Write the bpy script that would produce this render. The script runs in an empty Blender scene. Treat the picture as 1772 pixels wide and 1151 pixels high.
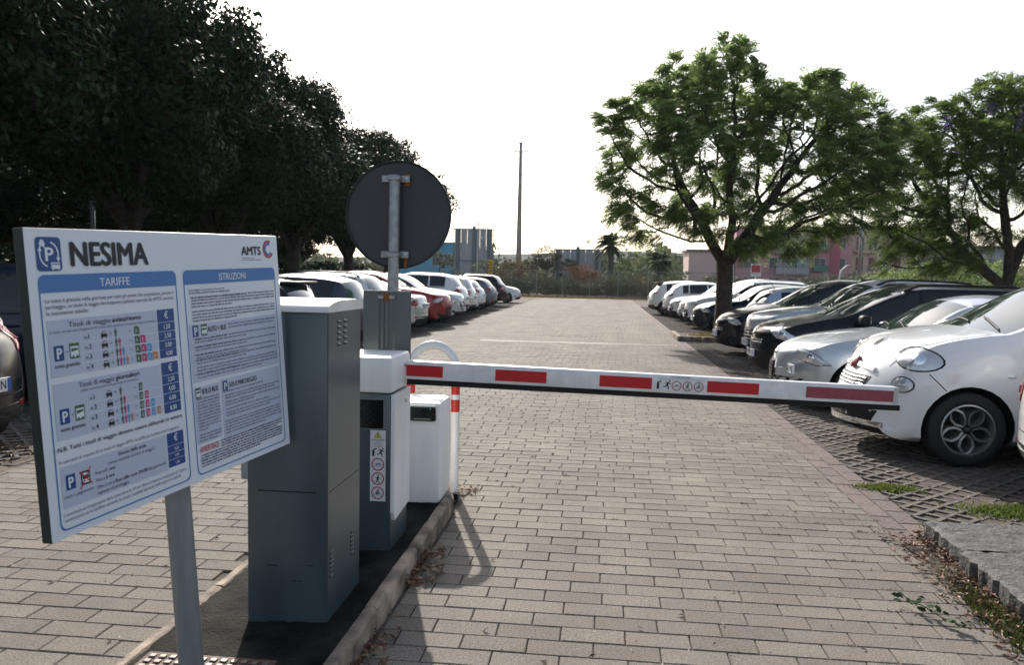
import bpy, bmesh, math, random
import numpy as np
from mathutils import Vector, Matrix
from mathutils.bvhtree import BVHTree
R = math.radians
rnd = random.Random(7)
nr = np.random.default_rng(11)
SC = bpy.context.scene
COL = SC.collection

# ---------------------------------------------------------------- camera
CAM_H = 1.58
yaw, pit, roll = R(6.28), R(4.02), R(1.1)
f_ = Vector((-math.sin(yaw)*math.cos(pit), math.cos(yaw)*math.cos(pit), -math.sin(pit)))
r0 = Vector((math.cos(yaw), math.sin(yaw), 0)); u0 = r0.cross(f_)
r_ = r0*math.cos(roll) + u0*math.sin(roll); u_ = -r0*math.sin(roll) + u0*math.cos(roll)
cam = bpy.data.cameras.new('camera'); camo = bpy.data.objects.new('camera', cam); COL.objects.link(camo)
m = Matrix((r_, u_, -f_)).transposed().to_4x4(); m.translation = Vector((0, 0, CAM_H)); camo.matrix_world = m
cam.sensor_width = 36; cam.lens = 36*1400/1772; cam.clip_end = 3000; cam.clip_start = .05
cam.dof.use_dof = True; cam.dof.focus_distance = 4.6; cam.dof.aperture_fstop = 5.6
SC.camera = camo
# ---------------------------------------------------------------- sky, sun, exposure
SUN_EL, SUN_AZ = R(31), R(-17)          # azimuth from +Y towards +X
S = Vector((math.sin(SUN_AZ)*math.cos(SUN_EL), math.cos(SUN_AZ)*math.cos(SUN_EL), math.sin(SUN_EL)))
w = bpy.data.worlds.new('World'); SC.world = w; w.use_nodes = True
nt = w.node_tree; bg = nt.nodes['Background']
sk = nt.nodes.new('ShaderNodeTexSky'); sk.sky_type = 'NISHITA'; sk.sun_disc = False
sk.sun_elevation = SUN_EL; sk.sun_rotation = SUN_AZ; sk.dust_density = 2.4; sk.air_density = 1.0; sk.ozone_density = 1.2
hs = nt.nodes.new('ShaderNodeHueSaturation'); hs.inputs['Saturation'].default_value = .72
nt.links.new(sk.outputs[0], hs.inputs['Color']); nt.links.new(hs.outputs[0], bg.inputs[0]); bg.inputs[1].default_value = 0.13
sun = bpy.data.lights.new('sun', 'SUN'); sun.energy = 4.0; sun.angle = R(.6); sun.color = (1, .94, .86)
so = bpy.data.objects.new('sun', sun); COL.objects.link(so); so.rotation_euler = (-S).to_track_quat('-Z', 'Y').to_euler()
so.location = (0, 0, 30)
SC.view_settings.view_transform = 'Standard'; SC.view_settings.look = 'None'; SC.view_settings.gamma = 1
SC.view_settings.exposure = 0.62

# ---------------------------------------------------------------- materials
MATS = {}
def mat(name, c, rough=.6, metal=0, coat=0, var=0, scale=4, bump=0, bscale=60, rv=0, island=0, spec=.5, trans=0, emit=None, var2=None, stretch=None, detail=4, stain=0):
    if name in MATS: return MATS[name]
    m = bpy.data.materials.new(name); m.use_nodes = True; MATS[name] = m
    t = m.node_tree; N = t.nodes; b = N['Principled BSDF']; L = t.links.new
    b.inputs['Roughness'].default_value = rough; b.inputs['Metallic'].default_value = metal
    b.inputs['Specular IOR Level'].default_value = spec
    b.inputs['Coat Weight'].default_value = coat; b.inputs['Coat Roughness'].default_value = .04
    b.inputs['Base Color'].default_value = (*c, 1)
    if emit: b.inputs['Emission Color'].default_value = (*c, 1); b.inputs['Emission Strength'].default_value = emit
    src = None
    geo = N.new('ShaderNodeNewGeometry')
    def vec():
        if not stretch: return geo.outputs['Position']
        mp = N.new('ShaderNodeMapping'); mp.inputs['Scale'].default_value = stretch
        L(geo.outputs['Position'], mp.inputs['Vector']); return mp.outputs[0]
    if var or var2:
        n = N.new('ShaderNodeTexNoise'); n.inputs['Scale'].default_value = scale; n.inputs['Detail'].default_value = detail
        L(vec(), n.inputs['Vector'])
        cr = N.new('ShaderNodeValToRGB'); cr.color_ramp.elements[0].position = .35; cr.color_ramp.elements[1].position = .66
        c2 = var2 if var2 else tuple(min(1, x*(1+var)) for x in c)
        cr.color_ramp.elements[0].color = (*(tuple(x*(1-var) for x in c)), 1); cr.color_ramp.elements[1].color = (*c2, 1)
        L(n.outputs['Fac'], cr.inputs['Fac']); src = cr.outputs[0]
    if rv or island:
        add = N.new('ShaderNodeMath'); add.operation = 'ADD'
        oi = N.new('ShaderNodeObjectInfo')
        L(geo.outputs['Random Per Island'], add.inputs[0]); L(oi.outputs['Random'], add.inputs[1])
        fr = N.new('ShaderNodeMath'); fr.operation = 'FRACT'; L(add.outputs[0], fr.inputs[0])
        mr = N.new('ShaderNodeMapRange'); a = rv or island
        mr.inputs['To Min'].default_value = 1-a; mr.inputs['To Max'].default_value = 1+a; L(fr.outputs[0], mr.inputs['Value'])
        mx = N.new('ShaderNodeVectorMath'); mx.operation = 'SCALE'
        if src: L(src, mx.inputs[0])
        else: mx.inputs[0].default_value = c
        L(mr.outputs[0], mx.inputs['Scale']); src = mx.outputs[0]
    if stain:
        n3 = N.new('ShaderNodeTexNoise'); n3.inputs['Scale'].default_value = .9; n3.inputs['Detail'].default_value = 7; n3.inputs['Roughness'].default_value = .65
        L(geo.outputs['Position'], n3.inputs['Vector'])
        m3 = N.new('ShaderNodeMapRange'); m3.inputs['From Min'].default_value = .38; m3.inputs['From Max'].default_value = .62; m3.inputs['To Min'].default_value = 1-stain; m3.inputs['To Max'].default_value = 1+stain*.6
        mp4 = N.new('ShaderNodeMapping'); mp4.inputs['Scale'].default_value = (1.1, .10, 1); L(geo.outputs['Position'], mp4.inputs['Vector'])
        n4 = N.new('ShaderNodeTexNoise'); n4.inputs['Scale'].default_value = 1.3; n4.inputs['Detail'].default_value = 4; L(mp4.outputs[0], n4.inputs['Vector'])
        av = N.new('ShaderNodeMath'); av.operation = 'MULTIPLY_ADD'; av.inputs[1].default_value = .45; L(n4.outputs['Fac'], av.inputs[0])
        hf = N.new('ShaderNodeMath'); hf.operation = 'MULTIPLY'; hf.inputs[1].default_value = .55; L(n3.outputs['Fac'], hf.inputs[0]); L(hf.outputs[0], av.inputs[2])
        L(av.outputs[0], m3.inputs['Value'])
        s3 = N.new('ShaderNodeVectorMath'); s3.operation = 'SCALE'
        if src: L(src, s3.inputs[0])
        else: s3.inputs[0].default_value = c
        L(m3.outputs[0], s3.inputs['Scale']); src = s3.outputs[0]
    if src: L(src, b.inputs['Base Color'])
    if bump:
        n2 = N.new('ShaderNodeTexNoise'); n2.inputs['Scale'].default_value = bscale; n2.inputs['Detail'].default_value = 3
        L(vec(), n2.inputs['Vector'])
        bp = N.new('ShaderNodeBump'); bp.inputs['Strength'].default_value = bump; bp.inputs['Distance'].default_value = .01
        L(n2.outputs['Fac'], bp.inputs['Height']); L(bp.outputs[0], b.inputs['Normal'])
    if trans:
        tr = N.new('ShaderNodeBsdfTranslucent'); ms = N.new('ShaderNodeMixShader'); ms.inputs[0].default_value = trans
        if src: L(src, tr.inputs[0])
        else: tr.inputs[0].default_value = (*c, 1)
        L(b.outputs[0], ms.inputs[1]); L(tr.outputs[0], ms.inputs[2]); L(ms.outputs[0], N['Material Output'].inputs['Surface'])
    return m

# ---------------------------------------------------------------- mesh helpers
class MB:
    def __init__(s): s.v = []; s.f = []; s.m = []
    def add(s, vs, fs, mi=0):
        n = len(s.v); s.v += [tuple(v) for v in vs]; s.f += [tuple(i+n for i in f) for f in fs]; s.m += [mi]*len(fs); return s
    def box(s, x0, x1, y0, y1, z0, z1, mi=0):
        return s.add([(x0,y0,z0),(x1,y0,z0),(x1,y1,z0),(x0,y1,z0),(x0,y0,z1),(x1,y0,z1),(x1,y1,z1),(x0,y1,z1)],
                     [(0,3,2,1),(4,5,6,7),(0,1,5,4),(1,2,6,5),(2,3,7,6),(3,0,4,7)], mi)
    def bbox(s, x0, x1, y0, y1, z0, z1, b=.01, mi=0):   # chamfered box
        xs = (x0, x1); ys = (y0, y1); zs = (z0, z1); bm = bmesh.new()
        vs = [bm.verts.new((xs[i], ys[j], zs[k])) for i in (0,1) for j in (0,1) for k in (0,1)]
        bmesh.ops.convex_hull(bm, input=vs)
        bmesh.ops.dissolve_limit(bm, angle_limit=.01, verts=bm.verts, edges=bm.edges)
        bmesh.ops.bevel(bm, geom=list(bm.edges), offset=b, segments=2, affect='EDGES', profile=.5)
        s.frombm(bm, mi); return s
    def frombm(s, bm, mi=0):
        bm.verts.ensure_lookup_table(); bm.verts.index_update()
        s.add([v.co for v in bm.verts], [[v.index for v in f.verts] for f in bm.faces], mi); bm.free()
    def tube(s, pts, rad, n=10, mi=0, caps=True):
        pts = [Vector(p) for p in pts]; rads = rad if isinstance(rad, (list, tuple)) else [rad]*len(pts)
        rings = []; prev = None
        for i, p in enumerate(pts):
            t = (pts[min(i+1, len(pts)-1)] - pts[max(i-1, 0)]).normalized()
            if prev is None:
                a = Vector((0,0,1)) if abs(t.z) < .9 else Vector((1,0,0)); e1 = t.cross(a).normalized()
            else: e1 = (prev - t*prev.dot(t)).normalized()
            prev = e1; e2 = t.cross(e1)
            rings.append([p + (e1*math.cos(2*math.pi*k/n) + e2*math.sin(2*math.pi*k/n))*rads[i] for k in range(n)])
        vs = [v for r in rings for v in r]; fs = []
        for i in range(len(pts)-1):
            for k in range(n):
                fs.append((i*n+k, i*n+(k+1)%n, (i+1)*n+(k+1)%n, (i+1)*n+k))
        if caps: fs += [tuple(range(n))[::-1], tuple((len(pts)-1)*n+k for k in range(n))]
        return s.add(vs, fs, mi)
    def lathe(s, prof, n=24, axis='z', mi=0, close=False):
        vs = []; fs = []; k = len(prof)
        for i in range(n):
            a = 2*math.pi*i/n; c, sn = math.cos(a), math.sin(a)
            for r, h in prof:
                vs.append((r*c, r*sn, h) if axis == 'z' else (r*c, h, r*sn))
        kk = k if close else k-1
        for i in range(n):
            for j in range(kk):
                a = i*k+j; b = i*k+(j+1)%k; c2 = ((i+1)%n)*k+(j+1)%k; d = ((i+1)%n)*k+j
                fs.append((a, d, c2, b) if axis == 'z' else (a, b, c2, d))
        return s.add(vs, fs, mi)
    def prism(s, poly, z0, z1, mi=0):
        n = len(poly)
        return s.add([(x,y,z0) for x,y in poly]+[(x,y,z1) for x,y in poly],
                     [tuple(range(n))[::-1], tuple(range(n, 2*n))]+[(i,(i+1)%n,n+(i+1)%n,n+i) for i in range(n)], mi)
    def xf(s, M):
        s.v = [tuple(M @ Vector(v)) for v in s.v]; return s
    def build(s, name, mats, parent=None, smooth=False, loc=None, rot=None):
        me = bpy.data.meshes.new(name); me.from_pydata(s.v, [], s.f)
        if not isinstance(mats, (list, tuple)): mats = [mats]
        for mm in mats:
            if mm: me.materials.append(mm)
        if len(mats) > 1: me.polygons.foreach_set('material_index', s.m)
        if smooth is True: me.polygons.foreach_set('use_smooth', [True]*len(me.polygons))
        me.update()
        o = bpy.data.objects.new(name, me); COL.objects.link(o)
        if smooth and smooth is not True: me.polygons.foreach_set('use_smooth', [True]*len(me.polygons)); me.set_sharp_from_angle(angle=R(smooth))
        if parent: o.parent = parent
        if loc: o.location = loc
        if rot: o.rotation_euler = rot
        return o
def tag(o, label=None, cat=None, group=None, kind=None):
    if label: o['label'] = label
    if cat: o['category'] = cat
    if group: o['group'] = group
    if kind: o['kind'] = kind
    return o
def empty(name, loc=(0,0,0), rz=0, M=None):
    o = bpy.data.objects.new(name, None); COL.objects.link(o); o.location = loc; o.rotation_euler = (0,0,rz); o.empty_display_size = .1
    if M is not None: o.matrix_world = M
    return o
def npmesh(name, V, F, mats, parent=None, mi=None, smooth=False):
    """V (n,3), F (m,k) arrays"""
    me = bpy.data.meshes.new(name); me.vertices.add(len(V)); me.vertices.foreach_set('co', np.asarray(V, 'f').ravel())
    k = F.shape[1]; me.loops.add(F.size); me.loops.foreach_set('vertex_index', F.astype('i').ravel())
    me.polygons.add(len(F)); me.polygons.foreach_set('loop_start', np.arange(0, F.size, k, dtype='i'))
    for mm in (mats if isinstance(mats, (list, tuple)) else [mats]): me.materials.append(mm)
    if mi is not None: me.polygons.foreach_set('material_index', np.asarray(mi, 'i'))
    me.polygons.foreach_set('use_smooth', np.full(len(F), bool(smooth)))
    me.update(calc_edges=True); me.validate()
    o = bpy.data.objects.new(name, me); COL.objects.link(o)
    if parent: o.parent = parent
    return o
def copy_of(o, parent=None, loc=None, rot=None, scale=None):
    c = o.copy(); COL.objects.link(c); c.parent = parent
    if loc is not None: c.location = loc
    if rot is not None: c.rotation_euler = rot
    if scale is not None: c.scale = scale
    return c
def copy_tree(o, parent=None):
    kids = list(o.children); c = o.copy(); COL.objects.link(c); c.parent = parent
    for k in kids: copy_tree(k, c)
    return c
# text as flat print
_cap = None
def text_mesh(s, bold=0):
    cu = bpy.data.curves.new('t', 'FONT'); cu.body = s; cu.size = 1; cu.resolution_u = 3; cu.offset = bold
    o = bpy.data.objects.new('t', cu); me = bpy.data.meshes.new_from_object(o)
    bpy.data.objects.remove(o); bpy.data.curves.remove(cu)
    v = np.empty(len(me.vertices)*3, 'f'); me.vertices.foreach_get('co', v); v = v.reshape(-1, 3)
    f = [tuple(p.vertices) for p in me.polygons]; bpy.data.meshes.remove(me); return v, f
CAPH = None
def text(mb, s, x, y, h, w=None, bold=0, mi=0, z=0, align='l', maxw=None):
    """baseline at y, cap height h, width w (natural*0.9 if None)"""
    global CAPH
    if CAPH is None: CAPH = float(text_mesh('H')[0][:,1].max())
    v, f = text_mesh(s, 0)
    if not len(v): return
    x0, x1 = v[:,0].min(), v[:,0].max(); sy = h/CAPH; sx = (w/(x1-x0)) if w else sy*.9
    if maxw and (x1-x0)*sx > maxw: sx = maxw/(x1-x0)
    W = (x1-x0)*sx; ox = x if align == 'l' else (x - W/2 if align == 'c' else x - W)
    shifts = [(0,0)] if not bold else [(-1,0),(1,0),(0,.6),(0,-.6)] if bold > .02 else [(-1,0),(1,0)]
    for k, (dx, dy) in enumerate(shifts):
        mb.add([((a-x0)*sx+ox+dx*bold*sy, b*sy+y+dy*bold*sy, z+k*6e-5) for a, b, _ in v], f, mi)
def rrect(x0, y0, x1, y1, r, n=4, corners=(1,1,1,1)):
    pts = []
    for i, (cx, cy, a0) in enumerate(((x1-r, y1-r, 0), (x0+r, y1-r, 90), (x0+r, y0+r, 180), (x1-r, y0+r, 270))):
        if corners[i]: pts += [(cx+r*math.cos(R(a0+90*k/n)), cy+r*math.sin(R(a0+90*k/n))) for k in range(n+1)]
        else: pts.append(((x1 if i in (0,3) else x0), (y1 if i in (0,1) else y0)))
    return pts
def flat(mb, poly, z, mi=0): mb.add([(x, y, z) for x, y in poly], [tuple(range(len(poly)))], mi)
def band(mb, poly, t, z, mi=0):
    n = len(poly); cx = sum(p[0] for p in poly)/n; cy = sum(p[1] for p in poly)/n
    xs = [p[0] for p in poly]; ys = [p[1] for p in poly]; w = (max(xs)-min(xs))/2; h = (max(ys)-min(ys))/2
    mx, my = (max(xs)+min(xs))/2, (max(ys)+min(ys))/2
    inn = [(mx+(x-mx)*(w-t)/w, my+(y-my)*(h-t)/h) for x, y in poly]
    mb.add([(x,y,z) for x,y in poly]+[(x,y,z) for x,y in inn], [(i,(i+1)%n,n+(i+1)%n,n+i) for i in range(n)], mi)
def circ(cx, cy, r, n=20, ry=None): return [(cx+r*math.cos(2*math.pi*i/n), cy+(ry or r)*math.sin(2*math.pi*i/n)) for i in range(n)]
def seg(mb, p, q, t, z, mi=0):
    d = Vector((q[0]-p[0], q[1]-p[1])); d.normalize(); nx, ny = -d.y*t/2, d.x*t/2
    flat(mb, [(p[0]+nx,p[1]+ny),(p[0]-nx,p[1]-ny),(q[0]-nx,q[1]-ny),(q[0]+nx,q[1]+ny)], z, mi)
# ================================================================ GROUND
m_soil = mat('soil', (.11,.09,.065), .95, var=.35, scale=.5, bump=.5, bscale=20)
m_sand = mat('joint_sand', (.075,.063,.05), .95, var=.4, scale=5)
m_paver = mat('grey_paver', (.205,.180,.150), .85, spec=.3, var=.36, scale=120, rv=.14, bump=.55, bscale=230, detail=3, stain=.22)
m_redp = mat('red_paver', (.130,.098,.085), .85, var=.3, scale=40, rv=.14, bump=.3, bscale=160)
m_grid = mat('grid_concrete', (.115,.10,.085), .9, var=.35, scale=25, rv=.12, bump=.4, bscale=120, stain=.3)
m_kerb = mat('kerb_concrete', (.20,.165,.13), .85, var=.5, var2=(.44,.34,.26), detail=9, scale=6, bump=.5, bscale=70, rv=.08)
m_lava = mat('lava_stone', (.085,.083,.08), .8, var=.35, scale=22, bump=.9, bscale=55, rv=.06)
m_asph = mat('worn_asphalt', (.006,.006,.0065), .9, spec=.12, var=.3, scale=5, bump=1.0, bscale=90, var2=(.030,.028,.022), detail=10)

MB().box(-900,900,-60,1500,-.5,-.03).build('ground', m_soil).__setitem__('kind', 'structure')
def strip(name, x0, x1, y0, y1, z, m, kind='structure'):
    o = MB().add([(x0,y0,z),(x1,y0,z),(x1,y1,z),(x0,y1,z)], [(0,1,2,3)]).build(name, m); o['kind'] = kind; return o
road = strip('road', -4.6, 2.2, -1, 60.5, -.011, m_sand)
PL, PW, G = .283, .1395, .0052
def in_island(x, y): return -1.86 < x < -.94 and y < 5.62
def paver_mesh(mats, L=PL-G, W=PW-G):
    a, b = L/2, W/2; t = .004; h = .03
    v = [(-a,-b,-h),(a,-b,-h),(a,b,-h),(-a,b,-h),(-a,-b,-t),(a,-b,-t),(a,b,-t),(-a,b,-t),(-a+t,-b+t,0),(a-t,-b+t,0),(a-t,b-t,0),(-a+t,b-t,0)]
    f = [(8,9,10,11)]
    for i in range(4):
        j = (i+1)%4; f += [(i,j,4+j,4+i),(4+i,4+j,8+j,8+i)]
    return v, f
pv, pf = paver_mesh(m_paver)
cells = []
rows = int(60.3/PW)
for r in range(8, rows):
    y = r*PW; off = (.5 if r % 2 else 0)*PL + nr.uniform(-.012,.012) + (r//7 % 3)*.03
    if y < 1: continue
    k0 = int((-4.55-off)/PL)-1
    for k in range(k0, int(2/PL)+2):
        x0 = k*PL+off; x1 = x0+PL
        lo, hi = -4.55, 1.845
        if y < 5.62:
            if x1 > -1.875 and x0 < -.93:
                if x0 < -1.875 and x0 < -1.95: x1 = -1.875
                elif x1 > -.93 and x1 > -.86: x0 = -.93
                else: continue
        x0 = max(x0, lo); x1 = min(x1, hi)
        if x1-x0 < .05: continue
        cells.append(((x0+x1)/2, y, x1-x0))
cells = np.array(cells)
def inview(P, margin=.03):
    d = np.asarray(P) - np.array([0,0,CAM_H]); z = d @ np.array(f_); u = (d @ np.array(r_))/z; v = (d @ np.array(u_))/z
    return (z > .3) & (abs(u) < .633+margin) & (abs(v) < .411+margin), z
P3 = np.c_[cells[:,0], cells[:,1], np.zeros(len(cells))]
iv, zz = inview(P3); full = abs(cells[:,2]-PL) < 1e-4
order = np.argsort(np.where(iv & full, zz, 1e9))[:300]
sel = np.zeros(len(cells), bool); sel[order] = True
me0 = None
for i in order:
    if me0 is None:
        o = MB().add(pv, pf).build('paver', m_paver, road); me0 = o
    else: o = copy_of(me0, road)
    o.location = (cells[i,0], cells[i,1], nr.uniform(-.0015,.0015)); o.rotation_euler = (nr.normal(0,.003), nr.normal(0,.002), nr.normal(0,.003))
def joined(name, cells, v, f, m, parent, baseL, tilt=.0022, kind='stuff'):
    n = len(cells); v = np.array(v); f = np.array(f)
    V = np.repeat(v[None], n, 0); sc = (cells[:,2]-G)/(baseL-G); V[:,:,0] *= sc[:,None]
    V[:,:,2] += (nr.normal(0,tilt,(n,1))*V[:,:,1] + nr.normal(0,tilt,(n,1))*V[:,:,0]) + nr.uniform(-.0015,.0015,(n,1))
    V[:,:,0] += cells[:,0,None]; V[:,:,1] += cells[:,1,None]
    F = f[None] + (np.arange(n)*len(v))[:,None,None]
    o = npmesh(name, V.reshape(-1,3), F.reshape(-1, f.shape[1]), m, parent)
    if kind: o['kind'] = kind
    return o
rest = cells[~sel]
joined('paver_field', rest, pv, pf, m_paver, road, PL)
# red border, two columns of long bricks
bc = []
for c in range(2):
    for r in range(int((60-5.15)/PL)):
        bc.append((1.845+.0715+c*.143, 5.2+r*PL+(c*.14)))
bmesh0 = None
vr = [(y, -x, z) for x, y, z in pv]      # long side along Y
bc.sort(key=lambda p: p[1])
for i, (x, y) in enumerate(bc[:70]):
    if bmesh0 is None: o = MB().add([(a, b, c) for a, b, c in vr], pf).build('border_brick', m_redp, road); bmesh0 = o
    else: o = copy_of(bmesh0, road)
    o.location = (x, y, nr.uniform(-.002,.002)); o.rotation_euler = (nr.normal(0,.006), nr.normal(0,.006), nr.normal(0,.004))
mb = MB()
for x, y in bc[70:]: mb.add([(a+x, b+y, c) for a, b, c in vr], pf)
mb.build('border_bricks_far', m_redp, road)['kind'] = 'stuff'

# parking bays with concrete grid pavers
def bay(name, x0, x1, y0, y1, vis):
    b = strip(name, x0, x1, y0, y1, -.012, mat('bay_soil', (.085,.066,.05), .95, var=.4, scale=14, bump=.8, bscale=60))
    s = .42; mb = MB(); wd = .034
    for fam in (0, 1):
        for k in (-.5, 0, .5):
            c = k*s*1.0
            hs = s/2
            if fam == 0: p = (-hs, -hs-c) if c <= 0 else (-hs, -hs-c)
            # line y = x - c (fam 0) or y = -x + c (fam 1), clipped to the square
            pts = []
            for x in (-hs, hs):
                y = (x-c) if fam == 0 else (-x+c)
                if -hs-1e-6 <= y <= hs+1e-6: pts.append((x, y))
            for y in (-hs, hs):
                x = (y+c) if fam == 0 else (c-y)
                if -hs+1e-6 < x < hs-1e-6: pts.append((x, y))
            if len(pts) < 2: continue
            (ax, ay), (bx, by) = pts[:2]
            L = math.hypot(bx-ax, by-ay)-.012; an = math.atan2(by-ay, bx-ax); z1 = .0 if fam == 0 else -.0018
            bb = MB().box(-L/2, L/2, -wd/2, wd/2, -.03, z1)
            bb.xf(Matrix.Translation(((ax+bx)/2, (ay+by)/2, 0)) @ Matrix.Rotation(an, 4, 'Z'))
            mb.add(bb.v, [f for i, f in enumerate(bb.f) if i != 0])
    cs = [(x0+s/2+i*s, y0+s/2+j*s) for i in range(int((x1-x0)/s)) for j in range(int((y1-y0)/s))]
    cs = np.array(cs); iv, z = inview(np.c_[cs, np.zeros(len(cs))]); o_ = np.argsort(np.where(iv, z, 1e9)); near = o_[:vis]
    base = None; v0, f0 = list(mb.v), list(mb.f)
    for i in near:
        if base is None: base = MB().add(v0, f0).build('grid_paver', m_grid, b); o = base
        else: o = copy_of(base, b)
        o.location = (cs[i,0], cs[i,1], nr.uniform(-.006,.003)); o.rotation_euler = (nr.normal(0,.012), nr.normal(0,.012), nr.normal(0,.01))
    far = [i for i in o_[vis:] if z[i] < 45 and iv[i]]
    v = np.array(v0); f = np.array(f0); n = len(far)
    V = np.repeat(v[None], n, 0) + np.c_[cs[far], nr.uniform(-.005,.003,n)][:,None,:]
    F = f[None] + (np.arange(n)*len(v))[:,None,None]
    o = npmesh('grid_pavers_far', V.reshape(-1,3), F.reshape(-1,4), m_grid, b); o['kind'] = 'stuff'
    return b
bay('parking_bay', 2.14, 7.6, 5.25, 58, 190)
bay('parking_bay_left', -9.8, -4.62, 5.9, 58, 90)
strip('verge', -9.5, -4.6, .5, 5.88, -.014, mat('verge_dirt', (.14,.105,.075), .95, var=.4, scale=18, bump=.8, bscale=70))

# drain channel across the road
dr = MB().box(-2.9, 1.8, 19.32, 19.5, -.01, .004).build('drain_channel', mat('drain_edge', (.52,.50,.46), .8, var=.2, scale=12))
tag(dr, 'pale drain channel running straight across the paved lane', 'drain')
mb = MB()
for i in range(70): mb.box(.2+i*.0225, .2+i*.0225+.012, 19.36, 19.46, .0041, .009)
g = mb.build('grating', mat('grating_iron', (.2,.19,.18), .6, .5), dr); g['kind'] = 'stuff'
mb = MB().box(-2.0,-1.15,56.2,56.45,.001,.005)
tag(mb.build('painted_marking', mat('road_paint', (.7,.69,.66), .7)), 'short white painted mark at far end of the lane', 'road marking')['kind'] = 'structure'

# island with cabinets
isl = empty('traffic_island', (-1.4, 3.4, 0)); tag(isl, 'raised kerbed island of black worn asphalt under the barrier cabinets', 'island', kind='structure')
def P_(x, y, z): return (x+1.4, y-3.4, z)
mb = MB(); nx, ny = 30, 180; vs = []; y0, y1 = 1.0, 5.5
for j in range(ny+1):
    for i in range(nx+1):
        x = -1.80 + .795*i/nx; y = y0+(y1-y0)*j/ny
        if j > ny-18:
            # round the far end
            t = (j-(ny-18))/18; xr = -1.005 - .18*t*t; x = min(x, xr)
        vs.append(P_(x, y, .035+.06*(i/nx)**.6 + rnd.uniform(-.004,.004)))
fs = [(j*(nx+1)+i, j*(nx+1)+i+1, (j+1)*(nx+1)+i+1, (j+1)*(nx+1)+i) for j in range(ny) for i in range(nx)]
mb.add(vs, fs); mb.build('asphalt_top', m_asph, isl, smooth=True)
MB().add([P_(-1.85,y0,-.02),P_(-.97,y0,-.02),P_(-.97,5.55,-.02),P_(-1.85,5.55,-.02),P_(-1.85,y0,.03),P_(-.97,y0,.03),P_(-.97,5.55,.03),P_(-1.85,5.55,.03)],
         [(0,1,5,4),(1,2,6,5),(2,3,7,6),(3,0,4,7)]).build('core', m_asph, isl)
def stone(path, wd, z0, z1, name='kerbstone', n=10, wob=.004):
    # extruded kerb section along a path, slightly irregular
    mb = MB(); rings = []; prof = [(0,z0),(0,z1-.015),(.014,z1),(wd-.01,z1),(wd,z1-.008),(wd,z0)]
    for i, (x, y, nxx, nyy) in enumerate(path):
        rings.append([(x-nxx*a+rnd.uniform(-wob,wob)*(a == 0 or a == .014), y-nyy*a, z+(rnd.uniform(-wob,wob) if z > z0 else 0)) for a, z in prof])
    k = len(prof); vs = [P_(*p) for r in rings for p in r]
    fs = [(i*k+j, i*k+j+1, (i+1)*k+j+1, (i+1)*k+j) for i in range(len(rings)-1) for j in range(k-1)]
    fs += [tuple(range(k))[::-1], tuple((len(rings)-1)*k+j for j in range(k))]
    mb.add(vs, fs); return mb.build(name, m_kerb, isl, smooth=40)
y = 1.0
while y < 5.05:
    e = min(y+.8, 5.2); stone([(-.95, y+.004+(e-y-.008)*i/8, 1, 0) for i in range(9)], .06, -.02, .105); y = e
arc = [(-1.22+.27*math.cos(R(a)), 5.2+.34*math.sin(R(a)), math.cos(R(a)), math.sin(R(a))) for a in range(1, 91, 8)]
stone(arc, .06, -.02, .1); stone([(-1.225-.6*i/6, 5.54, 0, 1) for i in range(7)], .1, -.02, .07)
y = 1.0
while y < 5.4:
    e = min(y+.9, 5.5); stone([(-1.87, y+.004+(e-y-.008)*i/8, -1, 0) for i in range(9)], .06, -.02, .03, wob=.003); y = e
# studded iron cover
cv = empty('inspection_cover', (-1.46, 2.66, .072)); tag(cv, 'rusty studded square inspection cover in the island asphalt', 'cover')
MB().bbox(-.26,.26,-.24,.24,-.02,.014,.004).build('cover_frame', mat('rust_iron', (.10,.05,.035), .75, var=.4, scale=30, bump=.4), cv)
mb0 = None
for i in range(12):
    for j in range(11):
        if mb0 is None: mb0 = MB().bbox(-.0125,.0125,-.0125,.0125,0,.006,.0025).build('stud', mat('stud_worn', (.16,.13,.11), .5, .3, var=.3, scale=40), cv); o = mb0
        else: o = copy_of(mb0, cv)
        o.location = (-.225+i*.041, -.21+j*.041, .0145)

# lava stone kerb platform on the right
pl = empty('stone_platform', (2.4, 3.9, 0)); tag(pl, 'raised platform of rough dark lava stone slabs at the lane edge', 'platform', kind='structure')
def slab(x0, x1, y0, y1, z1, name='stone_slab', n=26):
    nxs = max(4, int((x1-x0)/.03)); nys = max(4, int((y1-y0)/.03)); vs = []; rr = nr.normal(0, 1, (nys+1, nxs+1))
    for _ in range(1): rr = (rr+np.roll(rr,1,0)+np.roll(rr,1,1))/1.7
    edge = nr.normal(0,.007,nys+1); edge2 = nr.normal(0,.007,nxs+1)
    for j in range(nys+1):
        for i in range(nxs+1):
            x = x0+(x1-x0)*i/nxs; y = y0+(y1-y0)*j/nys; z = z1+rr[j,i]*.004
            if i == 0: x += edge[j]+.006; z -= .012
            if j == nys: y += edge2[i]; z -= .01
            vs.append((x-2.4, y-3.9, z))
    k = nxs+1; fs = [(j*k+i, j*k+i+1, (j+1)*k+i+1, (j+1)*k+i) for j in range(nys) for i in range(nxs)]
    n = len(vs)
    for j in range(nys+1): xx, yy, _ = vs[j*k]; vs.append((xx+nr.normal(0,.006), yy, -.03))
    fs += [(j*k, (j+1)*k, n+j+1, n+j) for j in range(nys)]
    n2 = len(vs)
    for i in range(k): xx, yy, _ = vs[nys*k+i]; vs.append((xx, yy+nr.normal(0,.004), -.03))
    fs += [(nys*k+i, nys*k+i+1, n2+i+1, n2+i)[::-1] for i in range(nxs)]
    return MB().add(vs, fs).build(name, m_lava, pl, smooth=50)
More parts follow.
